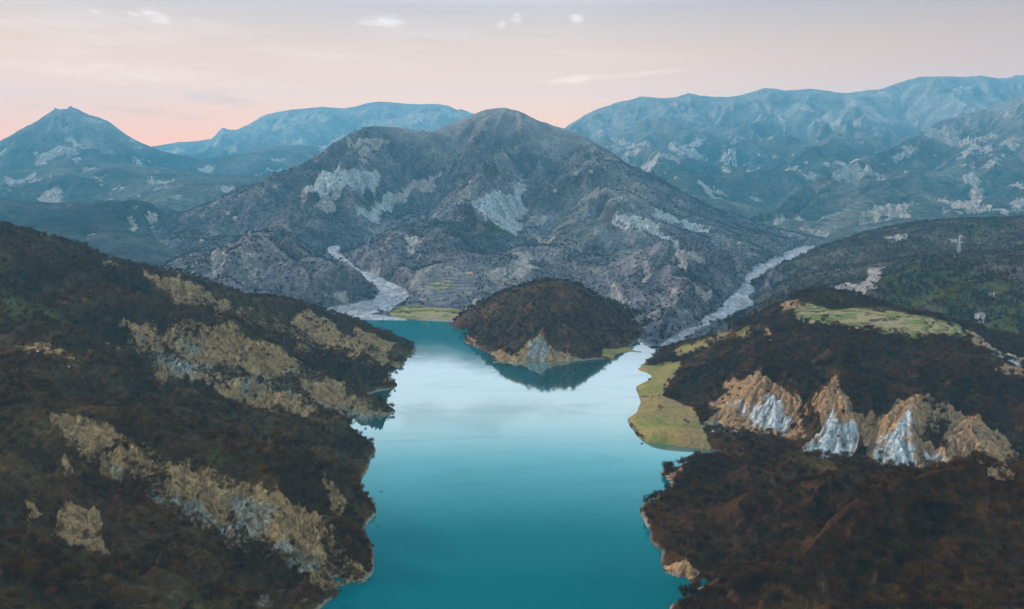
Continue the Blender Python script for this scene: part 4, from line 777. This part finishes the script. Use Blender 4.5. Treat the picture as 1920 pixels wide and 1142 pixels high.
HOUSES = [(881, 519, 1.15, 'white house standing among the terraces behind the wooded headland', 1), (843, 506, .8, 'white house under the upper terraces, left of the largest white house', 1), (800, 513, .8, 'house on the slope just right of the left gravel river', 1), (795, 567, .8, 'white house above the bright green fields at the lake end', 1), (1387, 459, .9, 'lone house above the bend of the right gravel river', 1),
          (379, 455, 1.1, 'white house at the left foot of the central mountain', 1), (428, 405, 1.1, 'upper left house of the pair on the left flank of the central mountain', 0), (442, 412, 1.3, 'lower right house of the pair on the left flank of the central mountain', 0),
          (883, 346, 1.0, 'small house high on the face below the central summit', 0), (1080, 329, 1.2, 'left house of the hamlet on the right shoulder of the central mountain', 0), (1107, 333, 1.2, 'right house of the hamlet on the right shoulder of the central mountain', 0), (1041, 366, 1.1, 'house in the middle of the terraced right face of the central mountain', 0), (1118, 440, .9, 'small house among the lower terraces of the central mountain', 0), (870, 372, .9, 'small house left of the great pale landslip on the central mountain', 0),
          (96, 333, 2.0, 'left house of the village below the pyramid shaped peak', 0), (181, 341, 2.0, 'house below the middle of the pyramid shaped peak', 0), (261, 371, 2.2, 'house at the right foot of the pyramid shaped peak', 0), (190, 349, 1.8, 'lower house below the middle of the pyramid shaped peak', 0),
          (509, 323, 2.2, 'right house of the far village below the long plateau', 0), (481, 330, 2.0, 'left house of the far village below the long plateau', 0),
          (1753, 294, 2.0, 'white house high on the right spur above the pale gullies', 0), (1657, 338, 1.8, 'right house of the twin houses on the middle of the right spur', 0), (1648, 339, 1.6, 'left house of the twin houses on the middle of the right spur', 0), (1698, 325, 1.8, 'reddish house uphill from the twin houses on the right spur', 0), (1617, 271, 2.0, 'house high up the side valley of the right range', 0), (1487, 292, 2.0, 'house deep in the blue valley of the right range', 0), (1422, 318, 2.0, 'house on the left wall of the blue right valley', 0)]
for (u, v, s, lab, detail) in HOUSES:
    p = locate(u, v); o = empty('house', p, rg.uniform(-.6, .6)); s *= .85 if s < 1.4 else .55; o.scale = (s, s, s); tag(o, lab, 'house', 'houses scattered on the mountain slopes')
    parts = [('wall', ME_WALL, 0), ('roof', ME_ROOF, 0)] + ([('door', ME_DOOR, 0), ('window', ME_WIN, -3), ('window', ME_WIN, 3)] if detail else [])
    for nm, me, dx in parts:
        c = bpy.data.objects.new(nm, me); COL.objects.link(c); c.parent = o; c.location = (dx, 0, 0)
# pylon on the right hill, thin masts on the saddle
t = NT('galvanised_steel'); t.bsdf(t.ramp(t.noise(3, 2), [(.3, (.45, .46, .47, 1)), (.7, (.62, .63, .64, 1))]), .5, .4); M_STEEL = t.m
p = locate(1797, 474); o = empty('pylon', p); tag(o, 'pale steel lattice pylon on the brown hill behind the terraces', 'pylon')
V, Fc = [], []
for sx, sy in ((-1, -1), (-1, 1), (1, -1), (1, 1)): tube(V, Fc, (sx * 2.2, sy * 2.2, -1), (sx * .4, sy * .4, 24), .22, .14)
for k in range(8):
    z0, z1 = k * 3, k * 3 + 3; w0, w1 = 2.2 - 1.8 * z0 / 24, 2.2 - 1.8 * z1 / 24
    for sy in (-1, 1): tube(V, Fc, (-w0, sy * w0, z0), (w1, sy * w1, z1), .1, .1, 3); tube(V, Fc, (w0, sy * w0, z0), (-w1, sy * w1, z1), .1, .1, 3)
mesh_obj('lattice_tower', V, Fc, M_STEEL, o)
for z in (17, 20.5, 24):
    V, Fc = [], []; box(V, Fc, -3.4, 3.4, -.15, .15, z, z + .3); mesh_obj('cross_arm', V, Fc, M_STEEL, o)
for u, hgt, lab in ((1043, 15, 'leftmost of the three thin masts on the saddle right of the central summit'), (1051, 12, 'middle one of the three thin masts on the saddle right of the central summit'), (1063, 18, 'rightmost of the three thin masts on the saddle right of the central summit')):
    x = (u - CX) / F * 2560 / (CP + .01); y = 2560; z = float(HILLS['mid'].height(np.array([x]), np.array([y]))[0])
    o = empty('mast', (x, y, z)); tag(o, lab, 'mast', 'masts on the mountain saddle')
    V, Fc = [], []; tube(V, Fc, (0, 0, -2), (0, 0, hgt), .55, .3, 6); mesh_obj('pole', V, Fc, M_STEEL, o); V, Fc = [], []; box(V, Fc, -1.2, 1.2, -.2, .2, hgt * .8, hgt * .8 + .5); mesh_obj('antenna', V, Fc, M_STEEL, o)
# pale boulders, drift logs
t = NT('limestone'); t.bsdf(t.ramp(t.noise(.5, 4), [(.3, (.5, .49, .46, 1)), (.7, (.8, .79, .75, 1))]), .9); M_STONE = t.m
t = NT('wet_wood'); t.bsdf(t.ramp(t.noise(.4, 4), [(.3, (.02, .016, .012, 1)), (.7, (.06, .045, .035, 1))]), .6); M_WOOD = t.m
def boulder(p, r, seed, lab):
    import bmesh
    bm = bmesh.new(); bmesh.ops.create_icosphere(bm, subdivisions=2, radius=r); rr = random.Random(seed)
    for vv in bm.verts: vv.co *= rr.uniform(.75, 1.15); vv.co.z *= .75
    me = bpy.data.meshes.new('boulder'); bm.to_mesh(me); bm.free(); me.materials.append(M_STONE); o = bpy.data.objects.new('boulder', me); COL.objects.link(o); o.location = p; tag(o, lab, 'boulder', 'pale boulders on the left hillside')
for i, (u, v, r, lab) in enumerate([(49, 659, .9, 'white boulder at the left end of the row on the grassy left hillside'), (57, 660, .7, 'white boulder second from the left in the hillside row'), (71, 660, .9, 'white boulder third in the row on the left hillside'), (131, 691, 1.0, 'white boulder lying apart, lower right of the hillside row')]): boulder(locate(u, v), r, i, lab)
for i, (u, v, lab) in enumerate([(708, 922, 'dark drift log on the lake just off the left bank'), (703, 988, 'dark drift log on the lake closer to the viewer, by the left bank')]):
    a, s, z = Zp(u + 6, v, 0); y = math.exp(s); V, Fc = [], []; tube(V, Fc, (-1.0, 0, .02), (1.0, .3, .1), .2, .14, 7); tube(V, Fc, (.2, .05, .1), (.5, .5, .5), .07, .03, 4)
    o = mesh_obj('drift_log', V, Fc, M_WOOD, None, (a * y, y, 0)); tag(o, lab, 'log', 'logs adrift on the lake')
